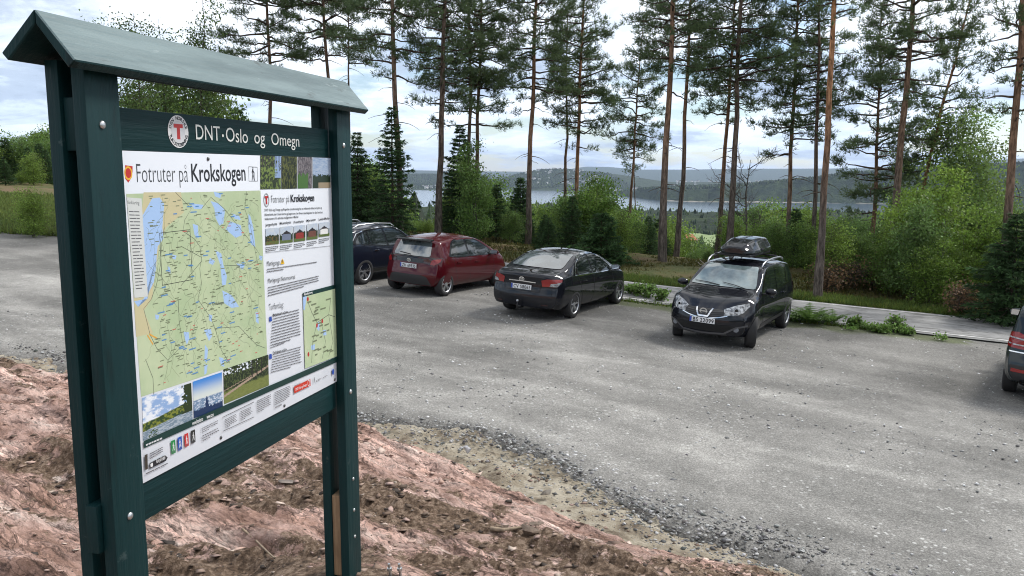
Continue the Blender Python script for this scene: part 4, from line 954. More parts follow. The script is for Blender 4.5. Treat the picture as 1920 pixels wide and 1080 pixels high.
        nmesh('tyre', V, Fc, RUBBER, wh, smooth=True, sharp=40)
        V, Fc = [], []
        # grooves round the tread: dark rings slightly proud
        rp = [(rr+.004, w/2*.86), (rr-.012, w/2*.94), (rr-.028, w/2*.80), (rr-.035, w/2*.30), (.02, w/2*.22)]
        for k in range(ns):
            c, sn = math.cos(2*math.pi*k/ns), math.sin(2*math.pi*k/ns)
            for a, b in rp: V.append((a*c, b*sgn, a*sn))
        m_ = len(rp); fm = []
        for k in range(ns):
            for j in range(m_-1): Fc.append([k*m_+j, k*m_+j+1, ((k+1) % ns)*m_+j+1, ((k+1) % ns)*m_+j]); fm.append(0 if j < 2 else 1)
        rim = nmesh('rim', V, Fc, [rimmat, dark or CAVITY], wh, smooth=True, fmat=fm, sharp=40)
        bm = bmesh.new()
        for k in range(spokes):
            a = 2*math.pi*(k+.25)/spokes
            for da in ((-.14, .14) if S.get('twin', 1) else (0,)):
                c0, c1 = a+da*.45, a+da*1.5; wd = .020 if S.get('twin', 1) else .036
                p0 = Vector((.05*math.cos(c0), 0, .05*math.sin(c0))); p1 = Vector((rr*.97*math.cos(c1), 0, rr*.97*math.sin(c1)))
                t_ = (p1-p0).normalized(); nn_ = Vector((-t_.z, 0, t_.x))
                q = [p0+nn_*wd*1.1, p0-nn_*wd*1.1, p1-nn_*wd*.8, p1+nn_*wd*.8]
                v1 = [bm.verts.new(p+Vector((0, sgn*(w/2*(.62 if i < 2 else .82)), 0))) for i, p in enumerate(q)]; v2 = [bm.verts.new(p+Vector((0, sgn*w/2*.3, 0))) for p in q]
                bm.faces.new(v1); [bm.faces.new((v1[i], v1[(i+1) % 4], v2[(i+1) % 4], v2[i])) for i in range(4)]
        r_ = bmesh.ops.create_cone(bm, cap_ends=True, segments=20, radius1=.065, radius2=.055, depth=.04)
        for v in r_['verts']: v.co = Vector((v.co.x, sgn*(w/2*.60)+v.co.z*sgn, v.co.y))
        bobj('spokes', bm, rimmat, rim, smooth=35)
        return wh
    def window(s, name, poly, d, mat=GLS, off=.0075, **k): return s.decal(name, poly, d, mat, off=off, **k)
    def box(s, name, c, sz, mat, bev=.01, rot=0, parent=None):
        bm = bmesh.new(); box(bm, (0, 0, 0), sz, Matrix.Translation(Vector(c)) @ Matrix.Rotation(R(rot), 4, 'Z'), bevel=bev)
        return bobj(name, bm, mat, parent or s.root, smooth=45)
    def plate(s, d, a0, z, txt, off=.012):
        """Norwegian plate: white with a blue end band"""
        p, n = s.hit(a0, z, d, off); dd, la, up = s.frame(d); n = -dd
        q = empty('number_plate'); q.parent = s.root
        m_ = Matrix((la, -n, up)).transposed().to_4x4(); m_.translation = p+n*.008; q.matrix_local = m_
        bm = bmesh.new(); box(bm, (0, .004, 0), (.52, .008, .11), bevel=.003); bobj('plate', bm, WHITEP, q)
        bm = bmesh.new(); box(bm, (-.238, -.0015, 0), (.04, .003, .104)); bobj('blue_band', bm, BLUEP, q)
        cu = bpy.data.curves.new('l', 'FONT'); cu.body = txt; cu.size = .115; cu.offset = .0022; cu.align_x = 'CENTER'; cu.space_character = 1.12
        o = bpy.data.objects.new('l', cu); col.objects.link(o); me = bpy.data.meshes.new_from_object(o); bpy.data.objects.remove(o)
        me.materials.append(PLTXT); me.name = 'plate_lettering'; w_ = max(v.co.x for v in me.vertices)-min(v.co.x for v in me.vertices)
        o = bpy.data.objects.new('plate_lettering', me); col.objects.link(o); o.parent = q; o.location = (.022, -.003, -.041); o.rotation_euler = (R(90), 0, 0); o.scale = (.43/w_, 1, 1)
    def mirror(s, x, sgn, z, W, cap=None):
        bm = bmesh.new(); bmesh.ops.create_uvsphere(bm, u_segments=20, v_segments=12, radius=1)
        for v in bm.verts:
            c = v.co.copy(); v.co = Vector((x+c.x*.085*(1 if c.x > 0 else .35), sgn*(W+.115)+c.y*.125, z+c.z*.075+abs(c.y)*.0))
        o = bobj('door_mirror', bm, cap or s.paint, s.root, smooth=50)
        bm = bmesh.new(); box(bm, (0, 0, 0), (.004, .19, .105), Matrix.Translation((x-.033, sgn*(W+.115), z)), bevel=.0); bobj('mirror_glass', bm, CHROME, o)
        bm = bmesh.new(); box(bm, (0, 0, 0), (.06, .12, .03), Matrix.Translation((x+.01, sgn*(W-.0), z-.055)), bevel=.008); bobj('mirror_foot', bm, PLAST, o)
    def emblem(s, d, a, z, rx, rz, mat=CHROME, kind='ovals'):
        dd, la, up = s.frame(d); p, n = s.hit(a, z, d, .012); n = -dd
        Vs, Fs = [], []; 
        def ring(cx, cz, r1, r2, t_, k0=24):
            o0 = len(Vs)
            for k in range(k0):
                c, sn = math.cos(2*math.pi*k/k0), math.sin(2*math.pi*k/k0)
                for g_ in (1+t_, 1-t_): Vs.append(p+la*(cx+r1*g_*c)+up*(cz+r2*g_*sn)+n*.006)
            for k in range(k0): Fs.append([o0+2*k, o0+2*k+1, o0+2*((k+1) % k0)+1, o0+2*((k+1) % k0)])
        if kind == 'ovals': ring(0, 0, rx, rz, .10); ring(0, 0, rx*.32, rz*.85, .22); ring(0, rz*.38, rx*.62, rz*.42, .18)
        else: 
            ring(0, 0, rx, rz, .16); o0 = len(Vs); Vs.extend([p+la*a_+up*b_+n*.008 for a_, b_ in ((-rx*1.25, -rz*.22), (rx*1.25, -rz*.22), (rx*1.25, rz*.22), (-rx*1.25, rz*.22))]); Fs.append([o0, o0+1, o0+2, o0+3])
        o = nmesh('emblem', [tuple(v) for v in Vs], Fs, mat, s.root); return o
RGT, LFT, REAR, FRONT = (0, 1, 0), (0, -1, 0), (1, 0, 0), (-1, 0, 0)   # directions pointing at that side of the car
# lateral axis: RGT side -> +x forward ; LFT -> -x ; REAR -> -y ... handled by lat()
def lat(d):
    d = Vector(d).normalized(); return Vector((0, 0, 1)).cross(-d).normalized()
def side(poly, d):
    """polygon given as (x, z) of the car -> (lateral, up) for direction d"""
    k = lat(d).x; return [(p[0]*k, p[1]) for p in poly]
def endp(poly, d):
    """polygon given as (y, z) of the car -> (lateral, up)"""
    k = lat(d).y; return [(p[0]*k, p[1]) for p in poly]
def rounded(poly, r=.05, n=4):
    out_ = []; m_ = len(poly)
    for k in range(m_):
        p, a, b = Vector(poly[k]), Vector(poly[k-1]), Vector(poly[(k+1) % m_]); ra = min(r, (a-p).length*.4, (b-p).length*.4)
        p0 = p+(a-p).normalized()*ra; p1 = p+(b-p).normalized()*ra
        for t_ in range(n+1):
            u = t_/n; out_.append(tuple(p0*(1-u)**2+p*2*u*(1-u)+p1*u*u))
    return out_
def sym(pts): return pts+[(-y, z) for y, z in pts[::-1]]
def common(c, sidewins, pillar, doors, handles, mirrorx, mz, fascia=None, chromeline=None, handle_mat=None, side_trim=None):
    S = c.S
    for d, sg in ((RGT, -1), (LFT, 1)):
        c.decal('window_surround', rounded(side(pillar, d), .06), d, GLOSSB, off=.0035)
        for wp in sidewins: c.window('side_window', rounded(side(wp, d), .045), d)
        if chromeline: c.strip('chrome_trim', side(chromeline, d), .022, d, CHROME, off=.010)
        for dr in doors: c.strip('door_seam', side(dr, d), .010, d, CAVITY, off=.0025)
        for hx, hz in handles:
            p, n = c.hit(hx*lat(d).x, hz, d, .02)
            if p: c.box('door_handle', p, (.19, .03, .028), handle_mat or c.paint, bev=.01)
        c.mirror(mirrorx, sg, mz, S['Wd']/2*.955)
        if side_trim: c.decal('side_trim', side(side_trim, d), d, PLAST, off=.006)

# --- red hatchback
S1 = dict(L=3.94, Wd=1.745, fx=1.17, rx=-1.39, r=.31, tumble=.40, nose=.75, tail=.5, bow=(.30, .17), bw=.95, twin=1,
 xs=[-1.97, -1.93, -1.86, -1.75, -1.62, -1.5, -1.25, -.9, -.5, -.1, .3, .55, .75, .95, 1.12, 1.3, 1.5, 1.7, 1.85, 1.93, 1.97],
 top=[(-1.97, .98), (-1.93, 1.03), (-1.75, 1.24), (-1.62, 1.385), (-1.5, 1.43), (-1.2, 1.465), (-.8, 1.495), (-.3, 1.505), (.1, 1.48), (.4, 1.41), (1.08, 1.03), (1.3, .97), (1.6, .90), (1.85, .79), (1.97, .66)],
 belt=[(-1.97, .90), (-1.5, 1.00), (-1.1, .98), (0, .92), (.9, .90), (1.4, .84), (1.75, .74), (1.97, .57)],
 bot=[(-1.97, .27), (-1.6, .22), (1.6, .18), (1.97, .24)],
 W=[(-1.97, .80), (-1.75, .855), (-1.39, .885), (-.9, .86), (0, .845), (.8, .86), (1.17, .885), (1.6, .85), (1.97, .76)],
 noseprof=[(.2, .02), (.4, 0), (.6, .02), (.8, .12)], tailprof=[(.2, .07), (.45, 0), (.62, .0), (.68, .06), (1.0, .10)])
RED_P = paint('dark_red_metallic', (.070, .003, .007), rough=.32, metal=.15)
c = Car(S1, 'parked_car', 'dark red hatchback parked between the blue suv and the black sedan', 'car', -1.71, 22.87, 59.2, RED_P)
common(c, [[(-1.22, 1.01), (-1.02, 1.30), (-.85, 1.375), (-.42, 1.405), (-.36, .975), (-.9, .985)], [(-.28, .97), (-.33, 1.405), (.02, 1.375), (.32, 1.27), (.82, 1.0), (.75, .945)]],
 [(-1.30, 1.00), (-1.08, 1.33), (-.9, 1.41), (-.4, 1.44), (.05, 1.41), (.36, 1.29), (.92, .98), (.8, .925), (-.9, .955)],
 [[(-.30, .93), (-.28, .40), (-.33, .26)], [(.80, .93), (.86, .60), (.78, .27)], [(-1.10, .95), (-1.02, .70), (-.92, .45), (-.90, .27)]], [(-.86, .83), (.0, .80)], .72, 1.00)
c.window('rear_window', rounded(endp(sym([(-.58, 1.00), (-.50, 1.36)]), REAR), .06), REAR, GLR, off=.012)
c.decal('tailgate_panel', rounded(endp(sym([(-.66, .84), (-.70, .985), (-.56, 1.0)]), REAR), .03), REAR, GLOSSB, off=.006)
c.decal('rear_bumper_insert', rounded(endp(sym([(-.68, .29), (-.56, .50), (-.42, .535)]), REAR), .05), REAR, PLAST, off=.008)
c.window('windscreen', rounded(endp(sym([(-.64, 1.06), (-.52, 1.40)]), FRONT), .06), FRONT, GLF, off=.010)
for s_ in (-1, 1):
    d = (1, -s_*.75, 0); L_ = lat(d)
    def pt(y, x=-1.86): return L_.x*x+L_.y*y
    poly = [(pt(s_*.50, -1.93), .84), (pt(s_*.50, -1.93), .93), (pt(s_*.70, -1.88), .965), (pt(s_*.86, -1.62), .99), (pt(s_*.86, -1.66), .90), (pt(s_*.74, -1.88), .80)]
    c.decal('tail_lamp', poly, d, LAMPD, off=.012, st=.03)
    poly = [(pt(s_*.68, -1.9), .815), (pt(s_*.72, -1.88), .93), (pt(s_*.86, -1.66), .965), (pt(s_*.86, -1.70), .90), (pt(s_*.78, -1.86), .80)]
    c.decal('tail_lamp', poly, d, LAMPR, off=.016, st=.03)
    d = (-1, -s_*.9, 0); L_ = lat(d)
    poly = [(pt(s_*.50, 1.90), .66), (pt(s_*.52, 1.88), .74), (pt(s_*.78, 1.45), .86), (pt(s_*.80, 1.50), .78), (pt(s_*.72, 1.75), .66)]
    c.decal('headlight', poly, d, LAMPC, off=.010, st=.03)
bm = bmesh.new(); box(bm, (0, 0, 0), (.20, 1.10, .035), Matrix.Translation((-1.68, 0, 1.405)) @ Matrix.Rotation(R(-8), 4, 'Y'), bevel=.015); bobj('roof_spoiler', bm, GLOSSB, c.root, smooth=45)
c.plate(REAR, 0, .745, 'ZH 69835'); c.emblem(REAR, 0, .885, .06, .042)
bm = bmesh.new(); box(bm, (0, 0, 0), (.02, .34, .025), Matrix.Translation((-1.885, .12, 1.055)) @ Matrix.Rotation(R(6), 4, 'X'), bevel=.006); bobj('rear_wiper', bm, PLAST, c.root)
c.decal('grille', rounded(endp(sym([(-.5, .30), (-.62, .42), (-.45, .58)]), FRONT), .04), FRONT, PLAST, off=.006)
for x, sg in ((c.S['fx'], -1), (c.S['fx'], 1), (c.S['rx'], -1), (c.S['rx'], 1)): c.wheel(x, sg, 0, ALLOY, 5, ALLOYD)

# --- black sedan
S2 = dict(L=4.70, Wd=1.81, fx=1.41, rx=-1.29, r=.325, tumble=.42, nose=.8, tail=.55, bow=(.34, .20), bw=.955, twin=1,
 xs=[-2.35, -2.31, -2.22, -2.05, -1.85, -1.7, -1.5, -1.25, -1.0, -.7, -.35, 0, .3, .55, .8, 1.05, 1.25, 1.5, 1.8, 2.05, 2.22, 2.31, 2.35],
 top=[(-2.35, .99), (-2.31, 1.055), (-2.15, 1.085), (-1.82, 1.11), (-1.72, 1.13), (-1.0, 1.395), (-.65, 1.46), (-.2, 1.485), (.15, 1.465), (.45, 1.39), (1.2, 1.03), (1.35, .99), (1.8, .92), (2.15, .82), (2.35, .68)],
 belt=[(-2.35, .92), (-1.8, 1.0), (-1.2, .985), (0, .94), (1.1, .92), (1.7, .84), (2.1, .72), (2.35, .58)],
 bot=[(-2.35, .30), (-1.9, .23), (1.9, .19), (2.35, .24)],
 W=[(-2.35, .82), (-2.1, .88), (-1.5, .905), (-.9, .89), (0, .88), (.9, .89), (1.41, .905), (1.9, .87), (2.35, .78)],
 noseprof=[(.2, .02), (.4, 0), (.6, .02), (.8, .12)], tailprof=[(.2, .08), (.45, 0), (.60, .0), (.66, .06), (1.0, .05), (1.1, .0)])
BLK_P = paint('black_car_paint', (.006, .007, .011), rough=.22)
c = Car(S2, 'parked_car', 'black sedan with tow bar, seen from behind right of the red hatchback', 'car', 1.31, 20.67, 60.6, BLK_P)
common(c, [[(-1.28, 1.01), (-1.05, 1.24), (-.8, 1.345), (-.42, 1.395), (-.30, .965), (-1.1, .985)], [(-.22, .96), (-.34, 1.395), (0, 1.385), (.35, 1.27), (.90, 1.0), (.82, .945)]],
 [(-1.36, 1.005), (-1.10, 1.26), (-.82, 1.38), (-.4, 1.43), (.02, 1.42), (.38, 1.30), (1.0, .97), (.85, .93), (-1.1, .96)],
 [[(-.24, .93), (-.20, .45), (-.27, .26)], [(.86, .93), (.96, .62), (.88, .27)], [(-1.13, .95), (-.98, .70), (-.88, .5), (-.85, .27)]], [(-.80, .83), (.12, .81)], .82, 1.02,
 chromeline=[(-1.1, .975), (-1.33, 1.0), (-1.10, 1.245), (-.82, 1.365), (-.4, 1.415), (.02, 1.405), (.38, 1.285), (.95, .985)])
c.strip('chrome_trim', side([(-1.1, .965), (.9, .935)], RGT), .016, RGT, CHROME, off=.010); c.strip('chrome_trim', side([(-1.1, .965), (.9, .935)], LFT), .016, LFT, CHROME, off=.010)
c.window('rear_window', rounded(endp(sym([(-.66, 1.135), (-.55, 1.40)]), REAR), .07), REAR, GLR, off=.010)
c.window('windscreen', rounded(endp(sym([(-.68, 1.07), (-.54, 1.41)]), FRONT), .06), FRONT, GLF, off=.010)
for s_ in (-1, 1):
    d = (1, -s_*.55, 0); L_ = lat(d)
    poly = [(pt(s_*.53, -2.3), .79), (pt(s_*.50, -2.3), .925), (pt(s_*.62, -2.27), .965), (pt(s_*.88, -2.02), .955), (pt(s_*.885, -2.04), .90), (pt(s_*.84, -2.18), .80)]
    c.decal('tail_lamp', poly, d, LAMPR, off=.010, st=.03)
    poly = [(pt(s_*.70, -2.27), .80), (pt(s_*.72, -2.26), .86), (pt(s_*.885, -2.04), .90), (pt(s_*.84, -2.18), .80)]
    c.decal('lamp_lens', poly, d, LAMPC, off=.014, st=.03)
    d = (-1, -s_*.9, 0); L_ = lat(d)
    poly = [(pt(s_*.55, 2.2), .66), (pt(s_*.55, 2.18), .76), (pt(s_*.82, 1.75), .86), (pt(s_*.84, 1.8), .76), (pt(s_*.74, 2.1), .64)]
    c.decal('headlight', poly, d, LAMPC, off=.010, st=.03)
    c.decal('reflector', endp([(s_*.50, .36), (s_*.50, .39), (s_*.64, .39), (s_*.64, .36)], REAR), REAR, LAMPD, off=.008)
c.plate(REAR, 0, .745, 'CV 58065'); c.emblem(REAR, 0, .925, .062, .043)
c.strip('chrome_trim', endp([(-.34, .865), (0, .875), (.34, .865)], REAR), .022, REAR, CHROME, off=.012)
c.strip('boot_seam', endp([(-.50, .93), (-.44, .66), (.44, .66), (.50, .93)], REAR), .010, REAR, CAVITY, off=.004)
V, Fc = tubes([([(-2.15, 0, .27), (-2.32, 0, .27), (-2.42, 0, .29), (-2.45, 0, .34), (-2.45, 0, .42)], [.022, .024, .024, .022, .018])], 10); tb = nmesh('tow_bar', V, Fc, ALLOYD, c.root, smooth=True)
bm = bmesh.new(); bmesh.ops.create_uvsphere(bm, u_segments=14, v_segments=10, radius=.03); [setattr(v, 'co', v.co+Vector((-2.45, 0, .44))) for v in bm.verts]; bobj('tow_ball', bm, ALLOY, tb, smooth=60)
c.decal('grille', rounded(endp(sym([(-.5, .30), (-.62, .42), (-.45, .62)]), FRONT), .04), FRONT, PLAST, off=.006)
for x, sg in ((S2['fx'], -1), (S2['fx'], 1), (S2['rx'], -1), (S2['rx'], 1)): c.wheel(x, sg, 0, ALLOY, 5, ALLOYD)

# --- black crossover with roof box
S3 = dict(L=4.53, Wd=1.78, fx=1.405, rx=-1.36, r=.345, tumble=.30, nose=.75, tail=.5, bow=(.36, .16), bw=.955, twin=1,
 xs=[-2.265, -2.22, -2.12, -1.98, -1.82, -1.6, -1.3, -1.0, -.6, -.2, .15, .4, .6, .8, 1.0, 1.15, 1.3, 1.55, 1.8, 2.0, 2.15, 2.23, 2.265],
 top=[(-2.265, 1.00), (-2.2, 1.12), (-1.98, 1.40), (-1.82, 1.515), (-1.6, 1.575), (-1.0, 1.61), (-.3, 1.62), (.1, 1.61), (.38, 1.565), (1.10, 1.13), (1.3, 1.085), (1.7, 1.02), (2.0, .94), (2.18, .84), (2.265, .76)],
 belt=[(-2.265, .93), (-1.6, 1.09), (-1.0, 1.04), (0, .99), (1.0, .99), (1.5, .95), (1.9, .84), (2.265, .66)],
 bot=[(-2.265, .34), (-1.9, .26), (1.9, .24), (2.265, .28)],
 W=[(-2.265, .80), (-2.0, .85), (-1.36, .905), (-.9, .87), (0, .865), (.9, .87), (1.405, .905), (1.85, .87), (2.265, .77)],
 noseprof=[(.25, .06), (.45, 0), (.6, .0), (.75, .05), (.9, .15)], tailprof=[(.25, .06), (.5, 0), (.7, .02), (1.0, .08)])
c = Car(S3, 'parked_car', 'black crossover facing the camera, with a roof box on its rails', 'car', 4.98, 18.55, -120.9, BLK_P)
common(c, [[(-1.78, 1.17), (-1.55, 1.43), (-1.22, 1.46), (-1.12, 1.10), (-1.4, 1.12)], [(-1.05, 1.095), (-1.14, 1.465), (-.42, 1.50), (-.32, 1.035)], [(-.24, 1.03), (-.34, 1.50), (.15, 1.475), (.42, 1.36), (.86, 1.06), (.80, 1.02)]],
 [(-1.90, 1.15), (-1.62, 1.46), (-1.2, 1.50), (-.4, 1.53), (.18, 1.505), (.46, 1.385), (.96, 1.04), (.82, .995), (-.3, 1.01), (-1.4, 1.09)],
 [[(-.26, 1.0), (-.24, .50), (-.30, .32)], [(.84, 1.0), (.92, .65), (.82, .32)], [(-1.10, 1.05), (-.98, .75), (-.90, .5), (-.88, .32)]], [(-.82, .92), (.10, .90)], .80, 1.10, side_trim=[(-.95, .36), (-.95, .45), (1.0, .43), (1.0, .34)])
c.window('windscreen', rounded(endp(sym([(-.70, 1.135), (-.545, 1.53)]), FRONT), .05), FRONT, GLF, off=.010)
c.window('rear_window', rounded(endp(sym([(-.58, 1.12), (-.5, 1.46)]), REAR), .06), REAR, GLR, off=.012)
for s_ in (-1, 1):
    d = (-1, -s_*.8, 0); L_ = lat(d)
    poly = [(pt(s_*.44, 2.2), .70), (pt(s_*.46, 2.18), .80), (pt(s_*.64, 2.0), .87), (pt(s_*.80, 1.72), .93), (pt(s_*.83, 1.74), .87), (pt(s_*.78, 1.95), .75), (pt(s_*.66, 2.1), .70)]
    h_ = c.decal('headlight', poly, d, LAMPC, off=.012, st=.03)
    for yy, xx, zz, rr_ in ((.63, 2.02, .775, .042),):
        p, n_ = c.hit(pt(s_*yy, xx), zz, d, .016); nn_ = -Vector(d).normalized(); La = lat(d); a = [2*math.pi*k/18 for k in range(18)]
        nmesh('reflector', [tuple(p+nn_*.004+La*rr_*math.cos(t_)+Vector((0, 0, 1))*rr_*math.sin(t_)) for t_ in a], [list(range(18))], GLOSSB, h_)
    d = (-1, -s_*.35, 0); L_ = lat(d); p, n_ = c.hit(pt(s_*.66, 2.1), .42, d, .008); La = L_
    nmesh('fog_lamp', [tuple(p-Vector(d).normalized()*.004+La*.055*math.cos(t_)+Vector((0, 0, 1))*.05*math.sin(t_)) for t_ in a], [list(range(18))], M('fog_lens', (.16, .17, .19), rough=.1), c.root)
    d = (1, -s_*.6, 0); L_ = lat(d); c.decal('tail_lamp', [(pt(s_*.62, -2.2), .86), (pt(s_*.62, -2.15), 1.0), (pt(s_*.86, -1.85), 1.06), (pt(s_*.86, -1.9), .92)], d, LAMPR, off=.010, st=.03)
    # roof rail
    V, Fc = tubes([([(.30, s_*.60, 1.545), (.22, s_*.605, 1.60), (.0, s_*.61, 1.655), (-.6, s_*.615, 1.675), (-1.2, s_*.61, 1.66), (-1.5, s_*.60, 1.61), (-1.58, s_*.595, 1.56)], [.012, .022, .022, .022, .022, .022, .012])], 10)
    nmesh('roof_rail', V, Fc, ALLOY, c.root, smooth=True)
c.decal('grille', rounded(endp([(-.44, .70), (-.42, .79), (-.20, .80), (.20, .80), (.42, .79), (.44, .70), (.2, .645), (-.2, .645)], FRONT), .03), FRONT, PLAST, off=.006)
for zz in (.68, .715, .75): c.strip('grille_slat', endp([(-.42, zz+.012), (-.2, zz), (.2, zz), (.42, zz+.012)], FRONT), .010, FRONT, M('slat', (.06, .06, .065), rough=.3), off=.012)
c.strip('chrome_trim', endp([(-.165, .80), (-.095, .655), (.095, .655), (.165, .80)], FRONT), .030, FRONT, CHROME, off=.018)
c.strip('chrome_trim', endp([(-.46, .69), (-.3, .648), (-.12, .62)], FRONT), .018, FRONT, CHROME, off=.014); c.strip('chrome_trim', endp([(.46, .69), (.3, .648), (.12, .62)], FRONT), .018, FRONT, CHROME, off=.014)
c.emblem(FRONT, 0, .745, .066, .056, kind='bar')
c.decal('lower_intake', rounded(endp(sym([(-.50, .36), (-.60, .47), (-.52, .50)]), FRONT), .03), FRONT, CAVITY, off=.007)
c.decal('front_bumper_panel', endp([(-.46, .34), (-.5, .24), (.5, .24), (.46, .34)], FRONT), FRONT, PLAST, off=.006)
c.strip('bumper_moulding', endp([(-.80, .50), (-.62, .46), (-.42, .335), (0, .315), (.42, .335), (.62, .46), (.80, .50)], FRONT), .035, FRONT, M('grey_plastic', (.07, .07, .075), rough=.45), off=.014)
c.plate(FRONT, 0, .57, 'BS 22099')
for s_ in (-1, 1): c.strip('bonnet_crease', [(1.15, s_*.42), (1.6, s_*.34), (2.05, s_*.22)], .006, (0, 0, -1), GLOSSB, off=.004)
for a_, b_ in (((1.10, -.05), (.98, -.62)), ((1.12, .55), (.99, -.02))):
    p0, _ = c.hit(a_[0], a_[1], (0, 0, -1), .02); p1, _ = c.hit(b_[0], b_[1], (0, 0, -1), .025); V, Fc = tubes([([tuple(p0), tuple((p0+p1)/2+Vector((0, 0, .012))), tuple(p1)], [.010, .009, .006])], 6); nmesh('wiper', V, Fc, PLAST, c.root)
for x, sg in ((S3['fx'], -1), (S3['fx'], 1), (S3['rx'], -1), (S3['rx'], 1)): c.wheel(x, sg, 17 if x > 0 else 0, ALLOY, 5, ALLOYD)
# roof box (a thing of its own, carried by the rails)
rb = empty('roof_box', mw=c.root.matrix_world @ Matrix.Translation((-.55, -.02, 1.70)), label='glossy black roof box on top of the black crossover', cat='roof box')
bm = bmesh.new(); prof = [(-.95, .30, .72), (-.80, .38, .90), (-.3, .40, 1.), (.3, .38, 1.), (.72, .31, .88), (.92, .22, .62)]
rings = []
for x, h_, w_ in prof:
    y_ = .43*w_; rings.append([bm.verts.new(p) for p in ((x, -y_*.93, .07), (x+.0, -y_, .10), (x, -y_*.96, .17), (x, -y_*.62, h_*.97), (x, -.02, h_), (x, .02, h_), (x, y_*.62, h_*.97), (x, y_*.96, .17), (x, y_, .10), (x, y_*.93, .07))])
for a, b in zip(rings[:-1], rings[1:]):
    for k in range(10): bm.faces.new((a[k], a[(k+1) % 10], b[(k+1) % 10], b[k]))
bm.faces.new(rings[0]); bm.faces.new(rings[-1])
bmesh.ops.recalc_face_normals(bm, faces=bm.faces[:]); cl_ = bm.edges.layers.float.new('crease_edge')
for e in bm.edges: e[cl_] = .45
ld = bobj('lid', bm, paint('roof_box_black', (.006, .007, .009), rough=.2), rb, smooth=180); ld.modifiers.new('s', 'SUBSURF').render_levels = 3; ld.modifiers['s'].levels = 3
bm = bmesh.new(); box(bm, (-.02, 0, .045), (1.72, .70, .06), bevel=.02); bobj('base_tray', bm, PLAST, rb, smooth=30)
bm = bmesh.new(); box(bm, (0, 0, .398), (1.0, .012, .012), bevel=.003); bobj('lid_ridge', bm, PLAST, rb)
for x_ in (-.45, .38):
    bm = bmesh.new(); box(bm, (x_, .02, -.005), (.06, 1.20, .03), bevel=.008); bobj('cross_bar', bm, PLAST, rb)
bm = bmesh.new(); box(bm, (.15, .418, .17), (.16, .03, .05), bevel=.01); bobj('lock', bm, PLAST, rb)

# --- dark blue suv behind the right leg of the board
S4 = dict(S3, L=4.5, Wd=1.83, r=.35, fx=1.42, rx=-1.30, tumble=.34,
 top=[(-2.265, 1.00), (-2.2, 1.10), (-1.98, 1.34), (-1.82, 1.45), (-1.6, 1.51), (-1.0, 1.56), (-.3, 1.58), (.1, 1.56), (.38, 1.50), (1.10, 1.10), (1.3, 1.05), (1.7, .99), (2.0, .90), (2.18, .80), (2.265, .74)],
 W=[(a, b*1.02) for a, b in S3['W']], belt=[(-2.265, .93), (-1.6, 1.07), (-1.0, 1.02), (0, .97), (1.0, .96), (1.5, .93), (1.9, .84), (2.265, .66)])
BLUE_P = paint('dark_blue_metallic', (.009, .012, .024), rough=.3, metal=.2)
c = Car(S4, 'parked_car', 'dark blue suv with chrome window line, half hidden behind the right leg of the board', 'car', -4.12, 24.0, 60.0, BLUE_P)
common(c, [[(-1.66, 1.13), (-1.48, 1.33), (-1.16, 1.40), (-1.08, 1.075), (-1.4, 1.10)], [(-1.01, 1.07), (-1.10, 1.405), (-.42, 1.455), (-.32, 1.01)], [(-.24, 1.005), (-.34, 1.455), (.12, 1.435), (.42, 1.315), (.86, 1.03), (.80, .995)]],
 [(-1.80, 1.12), (-1.55, 1.36), (-1.2, 1.44), (-.4, 1.485), (.18, 1.46), (.46, 1.34), (.96, 1.01), (.82, .97), (-.3, .985), (-1.4, 1.065)],
 [[(-.26, .98), (-.24, .50), (-.30, .32)], [(.84, .98), (.92, .65), (.82, .32)], [(-1.10, 1.03), (-.98, .75), (-.90, .5), (-.88, .32)]], [(-.82, .90), (.10, .88)], .80, 1.06,
 chromeline=[(-1.82, 1.10), (-1.56, 1.37), (-1.2, 1.455), (-.4, 1.50), (.18, 1.475), (.48, 1.35), (.98, 1.01)], handle_mat=CHROME, side_trim=[(-.95, .30), (-.95, .40), (1.0, .38), (1.0, .28)])
c.window('windscreen', rounded(endp(sym([(-.70, 1.11), (-.55, 1.46)]), FRONT), .05), FRONT, GLF, off=.010); c.window('rear_window', rounded(endp(sym([(-.58, 1.10), (-.5, 1.40)]), REAR), .06), REAR, GLR, off=.012)
for s_ in (-1, 1):
    V, Fc = tubes([([(.25, s_*.60, 1.50), (.1, s_*.61, 1.575), (-.6, s_*.615, 1.61), (-1.3, s_*.60, 1.58), (-1.5, s_*.59, 1.50)], [.012, .018, .018, .018, .012])], 8); nmesh('roof_rail', V, Fc, ALLOY, c.root, smooth=True)
    d = (1, -s_*.6, 0); L_ = lat(d); c.decal('tail_lamp', [(pt(s_*.62, -2.2), .86), (pt(s_*.62, -2.15), 1.0), (pt(s_*.86, -1.85), 1.04), (pt(s_*.86, -1.9), .92)], d, LAMPR, off=.010, st=.03)
    d = (-1, -s_*.8, 0); L_ = lat(d); c.decal('headlight', [(pt(s_*.5, 2.16), .70), (pt(s_*.5, 2.14), .80), (pt(s_*.80, 1.72), .92), (pt(s_*.82, 1.78), .82), (pt(s_*.7, 2.04), .70)], d, LAMPC, off=.010, st=.03)
for x, sg in ((S4['fx'], -1), (S4['fx'], 1), (S4['rx'], -1), (S4['rx'], 1)): c.wheel(x, sg, 0, ALLOY, 5, ALLOYD)

